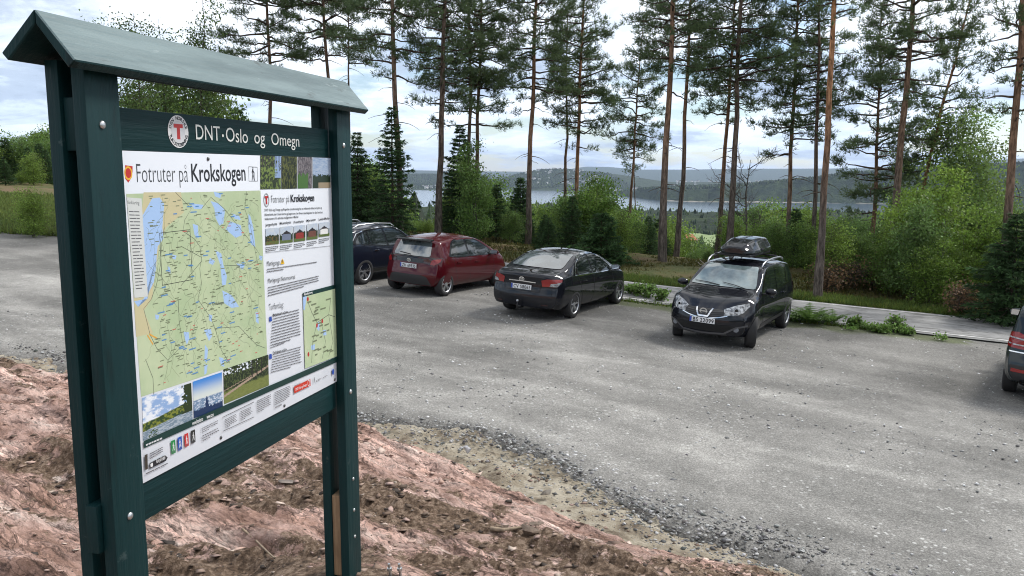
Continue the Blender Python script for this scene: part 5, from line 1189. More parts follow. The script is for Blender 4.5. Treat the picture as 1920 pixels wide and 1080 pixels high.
# --- boxy dark suv at the right edge
S5 = dict(L=4.53, Wd=1.84, fx=1.37, rx=-1.38, r=.36, tumble=.20, nose=.6, tail=.4, bow=(.25, .12), bw=.965, twin=1,
 xs=[-2.265, -2.22, -2.12, -2.0, -1.85, -1.6, -1.2, -.8, -.4, 0, .3, .5, .7, .9, 1.05, 1.2, 1.5, 1.8, 2.05, 2.2, 2.265],
 top=[(-2.265, 1.08), (-2.2, 1.22), (-2.08, 1.48), (-1.95, 1.60), (-1.7, 1.645), (-1.0, 1.67), (0, 1.67), (.35, 1.62), (1.02, 1.17), (1.3, 1.12), (1.8, 1.06), (2.1, .98), (2.265, .88)],
 belt=[(-2.265, 1.00), (-1.6, 1.07), (0, 1.03), (1.0, 1.02), (1.6, .99), (2.0, .90), (2.265, .76)],
 bot=[(-2.265, .36), (-1.9, .26), (1.9, .26), (2.265, .30)],
 W=[(-2.265, .84), (-2.0, .90), (-1.38, .93), (-.9, .905), (0, .90), (.9, .905), (1.37, .93), (1.85, .90), (2.265, .82)],
 noseprof=[(.25, .05), (.5, 0), (.9, .06)], tailprof=[(.25, .05), (.45, 0), (.62, .0), (.70, .05), (1.1, .09)])
GG_P = paint('dark_grey_green', (.018, .026, .030), rough=.25, metal=.2)
c = Car(S5, 'parked_car', 'dark grey suv with red tail lamp, cut off by the right edge of the picture', 'car', 10.26, 15.03, 54.5, GG_P)
common(c, [[(-1.75, 1.16), (-1.62, 1.50), (-1.15, 1.53), (-1.08, 1.13)], [(-1.0, 1.125), (-1.07, 1.535), (-.32, 1.555), (-.24, 1.075)], [(-.16, 1.07), (-.24, 1.555), (.2, 1.53), (.42, 1.42), (.84, 1.09), (.78, 1.06)]],
 [(-1.86, 1.13), (-1.70, 1.55), (-1.2, 1.58), (-.3, 1.60), (.24, 1.57), (.48, 1.45), (.95, 1.07), (.82, 1.03), (-1.2, 1.09)],
 [[(-.2, 1.04), (-.18, .5), (-.24, .34)], [(.84, 1.04), (.92, .65), (.82, .34)], [(-1.06, 1.08), (-.98, .75), (-.90, .5), (-.88, .34)]], [(-.78, .96), (.14, .94)], .74, 1.13, side_trim=[(-.95, .38), (-.95, .52), (.98, .52), (.98, .38)])
c.window('windscreen', rounded(endp(sym([(-.74, 1.18), (-.62, 1.57)]), FRONT), .05), FRONT, GLF, off=.010); c.window('rear_window', rounded(endp(sym([(-.66, 1.16), (-.6, 1.55)]), REAR), .06), REAR, GLR, off=.012)
for s_ in (-1, 1):
    d = (1, -s_*.5, 0); L_ = lat(d)
    tl = c.decal('tail_lamp', [(pt(s_*.60, -2.22), .88), (pt(s_*.60, -2.2), 1.08), (pt(s_*.78, -2.12), 1.16), (pt(s_*.915, -1.95), 1.13), (pt(s_*.91, -2.02), .90)], d, LAMPR, off=.012, st=.03)
    for zz in (.945, 1.045): c.strip('lamp_band', [(pt(s_*.62, -2.22), zz), (pt(s_*.90, -2.05), zz+.012)], .022, d, LAMPC, off=.017, parent=tl)
    d = (-1, -s_*.8, 0); L_ = lat(d); c.decal('headlight', [(pt(s_*.5, 2.16), .78), (pt(s_*.5, 2.14), .94), (pt(s_*.82, 1.85), 1.0), (pt(s_*.85, 1.9), .85)], d, LAMPC, off=.010, st=.03)
    V, Fc = tubes([([(.30, s_*.68, 1.60), (.2, s_*.69, 1.68), (-.6, s_*.70, 1.71), (-1.5, s_*.69, 1.68), (-1.7, s_*.68, 1.62)], [.012, .018, .018, .018, .012])], 8); nmesh('roof_rail', V, Fc, ALLOY, c.root, smooth=True)
    bm = bmesh.new(); bmesh.ops.create_cone(bm, cap_ends=False, segments=20, radius1=.05, radius2=.05, depth=.14)
    for v in bm.verts: v.co = Vector((v.co.z-2.24, v.co.x*1.5+s_*.56, v.co.y+.37))
    bobj('exhaust_pipe', bm, CHROME, c.root, smooth=60)
    c.decal('reflector', endp([(s_*.56, .50), (s_*.56, .55), (s_*.78, .56), (s_*.78, .50)], REAR), REAR, LAMPR, off=.010)
c.strip('chrome_trim', endp([(-.84, .83), (.84, .83)], REAR), .02, REAR, CHROME, off=.012)
c.decal('rear_bumper_insert', rounded(endp(sym([(-.72, .36), (-.80, .49), (-.6, .50)]), REAR), .03), REAR, PLAST, off=.007)
for x, sg in ((S5['fx'], -1), (S5['fx'], 1), (S5['rx'], -1), (S5['rx'], 1)): c.wheel(x, sg, 0, ALLOY, 5, ALLOYD)
# ------------------------------------------------------------ vegetation
BARK = MV('bark', .9, .15, bump=1., bscale=22, streak=(16, 16, 3.5)); NEEDLE = MV('needles', .65, .25, trans=.35); LEAF = MV('leaves', .55, .35, trans=.45)
def at_px(px, d):
    """ground point at horizontal distance d in the direction of photo column px (near the horizon row)"""
    r_ = ray(px, 420); a = math.atan2(r_[0], r_[1]); x, y = d*math.sin(a), d*math.cos(a); return x, y, float(H(x, y))
def blades(P, Dv, length, width, m, spread, rg):
    """m thin triangles fanning out from each point of P around direction Dv"""
    n = len(P); P = np.repeat(P, m, 0); Dv = np.repeat(Dv, m, 0)+rg.normal(0, spread, (n*m, 3)); Dv /= np.linalg.norm(Dv, axis=1)[:, None]+1e-9
    S = np.cross(Dv, rg.normal(0, 1, (n*m, 3))); S /= np.linalg.norm(S, axis=1)[:, None]+1e-9
    L = np.repeat(np.broadcast_to(length, n), m)*rg.uniform(.6, 1.15, n*m); w = np.repeat(np.broadcast_to(width, n), m)
    V = np.stack([P-S*w[:, None]*.5, P+S*w[:, None]*.5, P+Dv*L[:, None]+S*w[:, None]*.25, P+Dv*L[:, None]-S*w[:, None]*.25], 1)
    return V.reshape(-1, 3), np.arange(n*m*4, dtype=np.int64).reshape(-1, 4)
def leaves(P, size, rg):
    n = len(P); A = rg.normal(0, 1, (n, 3)); A[:, 2] -= .5; A /= np.linalg.norm(A, axis=1)[:, None]; B = np.cross(A, rg.normal(0, 1, (n, 3))); B /= np.linalg.norm(B, axis=1)[:, None]
    s = (size*rg.uniform(.6, 1.3, n))[:, None]
    V = np.stack([P-A*s*.55, P+B*s*.36, P+A*s*.6, P-B*s*.36], 1); return V.reshape(-1, 3), np.arange(n*4, dtype=np.int64).reshape(-1, 4)
def pine(seed, h, r0, c0, rad, lean=(0, 0), orange=.5, dens=1., top=None, snags=8, fine=1., blade=.15):
    rg = np.random.default_rng(seed)
    zt = np.linspace(-.4, h, 15); sw = np.cumsum(rg.normal(0, .035, (15, 2)), 0)*(zt[:, None] > 0)
    C = np.c_[lean[0]*zt+sw[:, 0], lean[1]*zt+sw[:, 1], zt]
    rad_t = r0*(1-.86*(np.clip(zt, 0, h)/h)**.9); rad_t[0:2] *= 1.22
    paths = [(C, rad_t)]; tc = [1]
    cen = lambda z: np.array([np.interp(z, zt, C[:, 0]), np.interp(z, zt, C[:, 1]), z])
    tp, td = [], []
    z = c0; az = rg.uniform(0, 6)
    while z < h-.15:
        t = (z-c0)/(h-c0); nb = rg.integers(2, 5) if t > .06 else 1
        L0 = rad*(.62+.5*math.sin(math.pi*min(t*1.15+.12, 1)))*(1-t**2.6*.88)
        for k in range(nb):
            az += 2.4+rg.normal(0, .45); L = L0*rg.uniform(.5, 1.18)
            if L < .12: continue
            up = rg.uniform(-.12, .32)+.45*t; b0 = cen(z+rg.normal(0, .08)); d = np.array([math.cos(az), math.sin(az), 0])
            s = np.linspace(0, 1, 7)[:, None]; droop = -.30*L*(1-t)*s**1.6+.16*L*s**4
            wig = np.cumsum(rg.normal(0, .035*L, (7, 3)), 0)*(s > 0)
            B = b0+d*L*s+np.array([0, 0, 1])*(up*L*s+droop)+wig
            paths.append((B, np.linspace(.022+.014*L, .006, 7)*(.7+.3*(1-t)))); 
            nt_ = max(4, int(L*8.5*dens)); f0 = .42 if t < .5 else .22
            for q in rg.uniform(f0, 1., nt_):
                p = np.array([np.interp(q, s[:, 0], B[:, i]) for i in range(3)]); sg = rg.choice([-1, 1])
                td0 = d*rg.uniform(.35, .9)+np.array([-d[1], d[0], 0])*sg*rg.uniform(.3, .9)+np.array([0, 0, rg.uniform(-.05, .35)]); td0 /= np.linalg.norm(td0)
                l2 = rg.uniform(.18, .40)*L*(1.15-q*.6)+.12; m = max(3, int(l2/.075*fine))
                uu = np.sqrt(rg.uniform(.12, 1, m))[:, None]; pts = p+td0*l2*uu+rg.normal(0, .085, (m, 3)); pts[:, 2] -= .10*l2*uu[:, 0]**2-.0
                tp.append(pts); td.append(np.repeat(td0[None]*.8+np.array([[0, 0, .55]]), m, 0))
                if l2 > .35 and rg.random() < .35: paths.append((np.array([p, p+td0*l2*.9]), np.array([.009, .004])))
        z += rg.uniform(.16, .42)*(1. if h > 9 else .7)
    for _ in range(snags):
        zz = rg.uniform(c0*.35, c0*1.02) if c0 > 2 else rg.uniform(.5, c0+.5); a = rg.uniform(0, 6.28); L = rg.uniform(.25, 1.2); b0 = cen(zz); s = np.linspace(0, 1, 5)[:, None]
        paths.append((b0+np.array([math.cos(a), math.sin(a), 0])*L*s+np.array([0, 0, 1])*(.12*L*s-.4*L*s**2)+np.cumsum(rg.normal(0, .03, (5, 3)), 0)*(s > 0), np.linspace(.018, .005, 5)))
    V, Fq = tubes(paths[:1], 12); V2, F2 = tubes(paths[1:], 4)
    zz = V[:, 2]; o_ = sstep(c0*.25, c0*.95, zz+rg.normal(0, .25, len(zz)))*orange
    gcol = np.array([.105, .088, .075]); ocol = np.array([.33, .165, .082])
    cc = (gcol[None]*(1-o_[:, None])+ocol[None]*o_[:, None])*rg.uniform(.75, 1.25, (len(V), 1))
    c2 = np.tile(np.array([.075, .055, .042]), (len(V2), 1))*rg.uniform(.8, 1.3, (len(V2), 1))
    Pt = np.concatenate(tp); Dt = np.concatenate(td); Dt /= np.linalg.norm(Dt, axis=1)[:, None]
    VN, FN = blades(Pt, Dt, blade, .019, 7, .62, rg)
    n = len(Pt); base = np.array([.095, .138, .066]); k = fbm(Pt[:, 0]*1.5+seed, Pt[:, 2]*1.5, 3, seed)
    cn = base[None]*(.55+1.0*k[:, None])+np.array([.030, .032, .004])[None]*(rg.random((n, 1))**3); cn = np.repeat(cn, 28, 0)
    return (np.r_[V, V2], np.r_[Fq, F2+len(V)], np.r_[cc, c2]), (VN, FN, cn)
def spruce(seed, h, rad, dens=1., dark=1.):
    rg = np.random.default_rng(seed); zt = np.linspace(-.2, h, 10); C = np.c_[rg.normal(0, .01, (10, 2)), zt]; r0 = .012*h+.02
    paths = [(C, np.linspace(r0, .01, 10))]; tp, td = [], []; z = .12*h if h > 3 else .05; az = 0.
    while z < h-.04:
        t = z/h; L0 = rad*(1-t)**.82
        for k in range(rg.integers(4, 7)):
            az += 2.4+rg.normal(0, .4); L = L0*rg.uniform(.6, 1.2)+.05; d = np.array([math.cos(az), math.sin(az), 0]); s = np.linspace(0, 1, 5)[:, None]
            B = np.array([0, 0, z])+d*L*s+np.array([0, 0, 1])*L*((.25*t+.02)*s-.32*(1-t)*s**1.5+.10*s**3); paths.append((B, np.linspace(.012+.006*L, .004, 5)))
            m = max(4, int(L*34*dens)); q = rg.uniform(.08, 1, m); P = np.stack([np.interp(q, s[:, 0], B[:, i]) for i in range(3)], 1)
            wd = (.30*L*(1-q*.7)+.03)[:, None]; lt = np.array([-d[1], d[0], 0])[None]*rg.uniform(-1, 1, (m, 1)); P = P+lt*wd+rg.normal(0, .02, (m, 3)); P[:, 2] -= np.abs(lt*wd).sum(1)*.25
            tp.append(P); td.append(d[None]*.8+lt*1.0+np.array([[0, 0, -.18]]))
        z += rg.uniform(.10, .2)*(.5+.1*h if h < 8 else 1.2)
    V, Fq = tubes(paths, 5); Pt = np.concatenate(tp); Dt = np.concatenate(td); Dt /= np.linalg.norm(Dt, axis=1)[:, None]+1e-9
    VN, FN = blades(Pt, Dt, .14, .034, 5, .35, rg); n = len(Pt)
    cn = np.array([.050, .095, .035])[None]*dark*rg.uniform(.55, 1.5, (n, 1)); tip = rg.random((n, 1)) < .10; cn = np.where(tip, cn*1.7+np.array([.01, .02, 0]), cn)
    return (V, Fq, np.tile(np.array([.06, .045, .035]), (len(V), 1))), (VN, FN, np.repeat(cn, 20, 0))
def leafy(seed, h, rad, nl, stems=3, colr=(.060, .115, .022), size=.085, trunkc=(.09, .08, .065), c0=.12, droop=.0, spread=.22):
    rg = np.random.default_rng(seed); paths, tips = [], []
    for k in range(stems):
        a = rg.uniform(0, 6.28); ln = rg.uniform(.1, 1)*rad*.55*(stems > 1); hh = h*rg.uniform(.72, 1.) if k else h; s = np.linspace(0, 1, 8)[:, None]
        S = np.array([math.cos(a), math.sin(a), 0])*ln*s**1.3+np.array([0, 0, 1])*hh*s+np.cumsum(rg.normal(0, .015*h, (8, 3)), 0)*(s > 0)*np.array([1, 1, .2]); S[0, 2] = -.2
        paths.append((S, np.linspace((.010*h+.008)/stems**.4, .005, 8)))
        for q in rg.uniform(c0, .97, int(13+h*3.5)):
            p = np.array([np.interp(q, s[:, 0], S[:, i]) for i in range(3)]); a2 = rg.uniform(0, 6.28); L = rad*rg.uniform(.35, 1.0)*(1-(q*1.0-.38)**2*1.35)*.8; L = max(L, .15)
            s2 = np.linspace(0, 1, 5)[:, None]; B = p+np.array([math.cos(a2), math.sin(a2), 0])*L*s2+np.array([0, 0, 1])*L*(rg.uniform(.2, .8)*s2-(.25+droop)*s2**2)+np.cumsum(rg.normal(0, .04*L, (5, 3)), 0)*(s2 > 0)
            paths.append((B, np.linspace(.006+.005*L, .003, 5)))
            for w in rg.uniform(.35, 1.0, 4): tips.append(np.array([np.interp(w, s2[:, 0], B[:, i]) for i in range(3)]))
    T = np.array(tips); k = rg.integers(0, len(T), nl); cl = rg.normal(0, 1, (nl, 3))*spread*(rad/1.5)**.5; P = T[k]+cl*np.array([1, 1, .75]); 
    if droop: P[:, 2] -= rg.random(nl)**2*droop*1.6
    P[:, 2] = np.maximum(P[:, 2], .05)
    VN, FN = leaves(P, size, rg); tv = rg.uniform(.8, 2.4, len(T))[k][:, None]; cn = np.array(colr)[None]*tv*rg.uniform(.75, 1.25, (nl, 1)); yel = rg.random((nl, 1))*np.array([.03, .02, 0])[None]
    V, Fq = tubes(paths, 5)
    return (V, Fq, np.tile(np.array(trunkc), (len(V), 1))*rg.uniform(.7, 1.3, (len(V), 1))), (VN, FN, np.repeat(cn+yel, 4, 0))
def plant(name, data, loc, label, cat, group=None, rot=0, crownname='crown', mats=(None, None)):
    (V, Fq, cc), (VN, FN, cn) = data
    r_ = empty(name, loc, label, cat, group); r_.rotation_euler = (0, 0, rot)
    nmesh('trunk', V, Fq, BARK, r_, smooth=True, colors=cc)
    nmesh(crownname, VN, FN, mats[1] or NEEDLE, r_, colors=cn)
    return r_
def lean_of(px0, y0, px1, y1, d):
    """sideways and depth lean so the trunk runs between two photo points at distance d"""
    a = ray(px0, y0); b = ray(px1, y1); a = a/math.hypot(a[0], a[1])*d; b = b/math.hypot(b[0], b[1])*d
    dz = b[2]-a[2]; return (b[0]-a[0])/dz, (b[1]-a[1])/dz
# px,y at the foot; px,y higher up; distance; trunk width px; lowest foliage row; crown half-width px; height or top row; orange; label
PINES = [
 (506, 300, 497, 0, 38, 9, 150, 85, None, .35, 'pine whose trunk shows through the gap under the board roof'),
 (617, 200, 607, 0, 38, 9, 110, 85, None, .3, 'pine rising over the right half of the board roof, thicker of two close trunks'),
 (653, 200, 652, 0, 46, 6, 120, 60, None, .15, 'slim pine just right of the thicker one over the board roof'),
 (748, 438, 741, 0, 34, 13, 150, 85, None, .25, 'tall pine, first full trunk right of the notice board, above the blue suv'),
 (822, 440, 827, 0, 35, 13, 205, 70, None, .15, 'tall grey-barked pine with one low bough, rising behind the red hatchback'),
 (871, 430, 878, 0, 40, 9, 200, 75, None, .2, 'left one of two close pines rising out of the green spruce clump'),
 (886, 430, 900, 0, 41, 9, 235, 75, None, .3, 'right one of two close pines rising out of the green spruce clump'),
 (990, 452, 1008, 0, 37, 11, 200, 70, None, .55, 'reddish pine with curled dead twigs low on its trunk'),
 (1053, 420, 1062, 50, 44, 8, 200, 60, 14, .5, 'thinner pine directly left of the slender reddish one'),
 (1076, 440, 1092, 0, 40, 9, 280, 62, None, .8, 'slender pine with reddish upper trunk above the black sedan'),
 (1175, 440, 1206, 0, 44, 7, 290, 55, 13.5, .5, 'slender leaning pine left of the two thick trunks above the empty parking space'),
 (1191, 440, 1200, 240, 50, 4, 320, 36, 7.5, .1, 'small thin pine tucked beside the slender leaning pine'),
 (1243, 497, 1275, 0, 31.8, 15, 170, 85, None, .45, 'thick dark pine standing on open moss left of the black crossover'),
 (1267, 470, 1292, 0, 37, 10, 120, 70, None, .6, 'pine close behind and right of the thick dark one'),
 (1348, 470, 1373, 130, 37, 10, 230, 65, 15, .75, 'reddish pine, left one of the pair behind the roof box'),
 (1367, 455, 1393, 0, 34, 13, 190, 90, None, .15, 'grey pine, right one of the pair behind the roof box'),
 (1476, 480, 1490, 0, 36, 9, 290, 62, None, .5, 'single pine with low foliage right of the roof box'),
 (1526, 500, 1549, 0, 35, 9, 240, 62, None, .2, 'dark thin pine touching the bright orange one'),
 (1533, 552, 1566, 0, 25.6, 14, 60, 50, None, 1.0, 'bright orange-barked pine standing by the roadside'),
 (1636, 490, 1652, 150, 36, 9, 400, 75, 10.8, .45, 'bushy pine with heavy low crown and visible tip, right of the orange one'),
 (1668, 480, 1720, 0, 32, 15, 190, 85, None, .35, 'thick brown pine with a slight lean at the right'),
 (1690, 480, 1797, 60, 35, 9, 330, 62, 11.6, .75, 'thin reddish pine leaning strongly to the right'),
 (1894, 440, 1926, 60, 28, 15, 210, 80, None, .45, 'pine with a dense high crown at the right edge of the picture'),
]
for k, (x0, y0, x1, y1, d, wpx, cy_px, hw, top, org, lab) in enumerate(PINES):
    r_ = ray(x0, y0); a = math.atan2(r_[0], r_[1]); X0, Y0 = d*math.sin(a), d*math.cos(a); zg = float(H(X0, Y0))-.1
    lx, ly = lean_of(x0, y0, x1, y1, d)
    zr = r_[2]/math.hypot(r_[0], r_[1])*d; X0 -= lx*(zr-zg); Y0 -= ly*(zr-zg)
    rc = ray(x1, cy_px); zc = rc[2]/math.hypot(rc[0], rc[1])*d-zg
    h = max(top, zc+2.5) if top else 17+1.5*math.sin(k*2.1)
    sc_ = d/F_PX
    dat = pine(100+k, h, wpx*sc_/2*1.0, zc, hw*sc_*.92, (lx, ly), org, dens=.95, snags=9 if top is None else 5, fine=1.0, blade=.13+.0012*d)
    plant('pine_tree', dat, (X0, Y0, zg), lab, 'pine tree', 'tall pines between the road and the lake')
# low boughs that mark single trees are part of their crowns (see cy_px)

# spruces with their own places
def solo(kind, px, d, toprow, rad, label, name, cat, seed, nl=7000, group=None, **k):
    x, y, z = at_px(px, d); r_ = ray(px, toprow); zt = r_[2]/math.hypot(r_[0], r_[1])*d; h = max(zt-z, 1.)
    dat = spruce(seed, h, rad, **k) if kind == 's' else leafy(seed, h, rad, nl, **k)
    return plant(name, dat, (x, y, z-.05), label, cat, group, mats=(None, LEAF if kind == 'l' else NEEDLE))
solo('s', 736, 33, 198, 1.25, 'young conifer with a pointed top just left of the first full pine trunk', 'spruce_tree', 'spruce tree', 5, dens=.75)
solo('s', 672, 36, 245, 1.25, 'young spruce touching the right leg of the board', 'spruce_tree', 'spruce tree', 6, dens=.85)
solo('s', 862, 36, 232, 1.3, 'dark spruce whose top pokes up left of the two close pines', 'spruce_tree', 'spruce tree', 7, dens=1.)
solo('l', 893, 33, 262, 1.15, 'light green young birch in front of the two close pines', 'birch_tree', 'birch tree', 8, nl=9000, colr=(.065, .12, .03), stems=2, size=.075)
solo('s', 975, 44, 330, 1.2, 'small dark spruce left of the reddish pine', 'spruce_tree', 'spruce tree', 9)
solo('s', 1128, 30, 395, 1.3, 'low dense spruce behind the black sedan', 'spruce_tree', 'spruce tree', 10, dens=1.2, dark=1.25)
solo('l', 1108, 36, 333, 1.5, 'rounded leafy bush rising above the low spruce', 'birch_tree', 'birch tree', 11, nl=9000)
solo('l', 1790, 34, 205, 2.3, 'wide pale green birch at the right with feathery branches', 'birch_tree', 'birch tree', 12, nl=20000, stems=3, colr=(.10, .155, .045), size=.085, droop=.1)
solo('l', 1735, 30, 318, 1.6, 'yellow-green leafy tree below the leaning pine', 'young_tree', 'young tree', 13, nl=12000, colr=(.115, .18, .035))
solo('s', 1908, 25, 392, 1.4, 'dark young spruce at the far right edge beside the road', 'spruce_tree', 'spruce tree', 14, dens=1.2)
solo('l', 243, 34, 40, 2.0, 'leafy birch top showing above the board roof, left one', 'birch_tree', 'birch tree', 15, nl=9000, colr=(.05, .085, .025), droop=.3)
solo('l', 312, 36, 30, 2.0, 'leafy birch top showing above the board roof, middle one', 'birch_tree', 'birch tree', 16, nl=9500, colr=(.05, .085, .025), droop=.3)
solo('l', 392, 36, -12, 1.9, 'thin-crowned birch above the board roof, left of the pines', 'birch_tree', 'birch tree', 17, nl=9000, colr=(.05, .085, .025), stems=1, droop=.4)
# bare grey tree
rg = np.random.default_rng(77); x, y, z = at_px(1398, 36); paths = [(np.array([(0, 0, -.2), (.05, 0, 1.5), (-.05, 0, 3), (.1, .1, 4.4)]), np.array([.05, .04, .03, .01]))]
def twig(p, d, L, r_, lv):
    s = np.linspace(0, 1, 6)[:, None]; B = p+d*L*s+np.cumsum(rg.normal(0, .05*L, (6, 3)), 0)*(s > 0)+np.array([0, 0, 1])*.18*L*s**2; paths.append((B, np.linspace(r_, r_*.35, 6)))
    if lv:
        for q in rg.uniform(.25, 1, 4+lv): i = min(5, int(q*5)); dd_ = d*.7+rg.normal(0, .5, 3); dd_[2] = abs(dd_[2])*.9; dd_ /= np.linalg.norm(dd_); twig(B[i], dd_, L*.5, r_*.55, lv-1)
for zz in np.linspace(1.0, 4.0, 9): a = rg.uniform(0, 6.28); twig(np.array([0, 0, zz]), np.array([math.cos(a)*.8, math.sin(a)*.8, .6]), rg.uniform(.9, 1.7), .022, 2)
V, Fq = tubes(paths, 4); r_ = empty('dead_tree', (x, y, z), 'bare leafless grey tree beside the pair of pines', 'dead tree')
nmesh('trunk', V, Fq, BARK, r_, smooth=True, colors=np.tile(np.array([.10, .09, .08]), (len(V), 1)))

# undergrowth: prototypes copied over the belt behind the road
protos = []
for k in range(5): protos.append(('young_tree', leafy(200+k, 3.2, 1.25, 7500, stems=3+k % 3, colr=[(.075, .135, .028), (.060, .110, .028), (.105, .165, .032), (.070, .125, .038), (.085, .145, .026)][k], size=.075), 3.2, LEAF))
for k in range(3): protos.append(('young_spruce', spruce(220+k, 3.4, 1.05, dens=.8, dark=1.1), 3.4, NEEDLE))
PM = []
for nm, ((V, Fq, cc), (VN, FN, cn)), h, mt in protos:
    e = empty(nm); a = nmesh('trunk', V, Fq, BARK, e, smooth=True, colors=cc); b = nmesh('crown', VN, FN, mt, e, colors=cn); PM.append((nm, e, h))
used = set()
def put(i, x, y, h, label, group, wide=1.):
    nm, e, ph = PM[i]
    o = e if i not in used else copy_tree(e)
    used.add(i); s = h/ph; z = float(H(x, y)); o.location = (x, y, z-.05); o.scale = (s**.75*wide, s**.75*wide, s); o.rotation_euler = (0, 0, rr_.uniform(0, 6.28))
    tag(o, label, 'young tree' if nm == 'young_tree' else 'spruce', group); return o
rr_ = random.Random(12)
SKYL = [(560, 330), (640, 320), (665, 300), (700, 300), (750, 400), (762, 402), (830, 398), (850, 330), (880, 310), (930, 335), (960, 368), (1000, 385), (1030, 378), (1080, 350), (1120, 345), (1160, 378), (1190, 402), (1235, 400), (1283, 422), (1292, 458), (1342, 458), (1352, 405), (1370, 388), (1430, 382), (1530, 388), (1560, 402), (1650, 412), (1700, 392), (1730, 350), (1850, 345), (1885, 395), (1990, 380)]
def topz(px, d): r_ = ray(px, float(interp(px, SKYL))+rr_.uniform(0, 34)*(.4 if 1285 < px < 1345 else 1)); return r_[2]/math.hypot(r_[0], r_[1])*d
rd_line = lambda x: float(np.interp(x, ROADN[:, 0], ROADN[:, 1]))+ROADW
cnt = 0; tries = 0; pts_ = []
while cnt < 290 and tries < 9000:
    tries += 1
    px = rr_.uniform(600, 2000); right = px > 1560
    d = rr_.uniform(23.5, 50) if right else rr_.uniform(31, 60)
    if rr_.random() < .2: d += rr_.uniform(5, 40)
    x, y, z = at_px(px, d)
    gapy = 1.8 if right else 5.5
    if px < 1130: gapy = 4.5 if px > 760 else 2.5
    if 1170 < px < 1440: gapy = 9
    if y < rd_line(x)+gapy or any((x-a)**2+(y-b)**2 < (.55 if right else .8)**2*(1+d/45) for a, b in pts_): continue
    h = topz(px, d)-z
    if h < .7: continue
    if d < 34: h = min(h, rr_.uniform(1.2, 3.4) if not right else rr_.uniform(1.5, 4.5))
    h = min(h, 9)
    i = rr_.randrange(0, 5) if rr_.random() < (.72 if not right else .85) else rr_.randrange(5, 8)
    pts_.append((x, y)); cnt += 1
    spr = i >= 5
    put(i, x, y, h, 'one of the young spruces in the thicket beyond the road' if spr else 'one of the bright green young broadleaf trees in the thicket beyond the road',
        'young spruces beyond the road' if spr else 'young broadleaf trees beyond the road')
# left hillside beyond the gravel, seen left of the board and through its gap
k = 0
while k < 95:
    px = rr_.uniform(-330, 620) if k > 45 else rr_.uniform(-60, 120); d = rr_.uniform(58, 112); x, y, z = at_px(px, d); row = rr_.uniform(246, 285) 
    if 120 < px < 480: row = rr_.uniform(120, 240)
    if px > 480: row = rr_.uniform(280, 330)
    r_ = ray(px, row); h = r_[2]/math.hypot(r_[0], r_[1])*d-z
    if d < 66: h *= rr_.uniform(.35, .75)
    if y < rd_line(x)+1.5: continue
    i = rr_.randrange(0, 5) if rr_.random() < .5 else rr_.randrange(5, 8)
    put(i, x, y, min(h, 17), 'one of the spruces on the wooded rise at the far left' if i >= 5 else 'one of the leafy trees on the wooded rise at the far left', 'spruces on the left rise' if i >= 5 else 'leafy trees on the left rise', wide=1.15); k += 1
x, y, z = at_px(62, 33.5); put(2, x, y, 1.7, 'pale leafy shrub at the gravel edge left of the board', 'shrub at the gravel edge')

# roadside plants
def fern(seed, n, L, colr=(.11, .19, .045)):
    rg = np.random.default_rng(seed); Vs, Fs, o0 = [], [], 0; stems = []
    for k in range(n):
        a = rg.uniform(0, 6.28); l = L*rg.uniform(.55, 1.1); s = np.linspace(0, 1, 12); el = rg.uniform(.5, 1.15)
        r_ = l*s*math.cos(el)*1.1+.25*l*s**2; zz = l*s*math.sin(el)-.35*l*s**2.4; d = np.array([math.cos(a), math.sin(a)]); P = np.c_[d[0]*r_, d[1]*r_, zz]+np.r_[rg.normal(0, .05*L, 2), 0]
        stems.append((P, np.linspace(.005, .002, 12))); lt = np.array([-d[1], d[0], 0])
        for i in range(2, 12):
            for sg in (-1, 1):
                w = l*.24*math.sin(math.pi*min(1, .12+s[i]*.95)); q = P[i]; T = P[i]-P[i-1]
                Vs += [q-T*.38, q+T*.38, q+lt*sg*w+T*.9-np.array([0, 0, w*.25])]; Fs.append([o0, o0+1, o0+2]); o0 += 3
    c = np.array(colr)[None]*rg.uniform(.7, 1.35, (len(Vs)//3, 1)); V, Fq = tubes(stems, 4)
    return (V, Fq, np.tile(np.array(colr)*.7, (len(V), 1))), (np.array(Vs), np.array(Fs), np.repeat(c, 3, 0))
def fernat(px, py, dat, name, label, cat, group=None):
    p = on_lot(px, py); (V, Fq, cc), (VN, FN, cn) = dat; r_ = empty(name, tuple(p), label, cat, group)
    nmesh('stalks', V, Fq, BARK, r_, colors=cc); nmesh('fronds', VN, FN, LEAF, r_, colors=cn); return r_
fernat(1520, 606, fern(1, 34, .78), 'fern', 'largest fern clump on the verge between the crossover and the road', 'fern')
fernat(1560, 607, fern(2, 24, .62), 'fern', 'fern clump just right of the largest one on the verge', 'fern')
fernat(1497, 600, fern(6, 14, .42), 'fern', 'small fern behind the rear wheel of the crossover', 'fern')
fernat(1634, 620, fern(3, 12, .42), 'fern', 'upright small fern standing alone on the verge', 'fern')
def weed(seed, h, n, c=(.09, .16, .04), size=.07): return leafy(seed, h, h*.9, n, stems=5, colr=c, size=size, spread=.10)
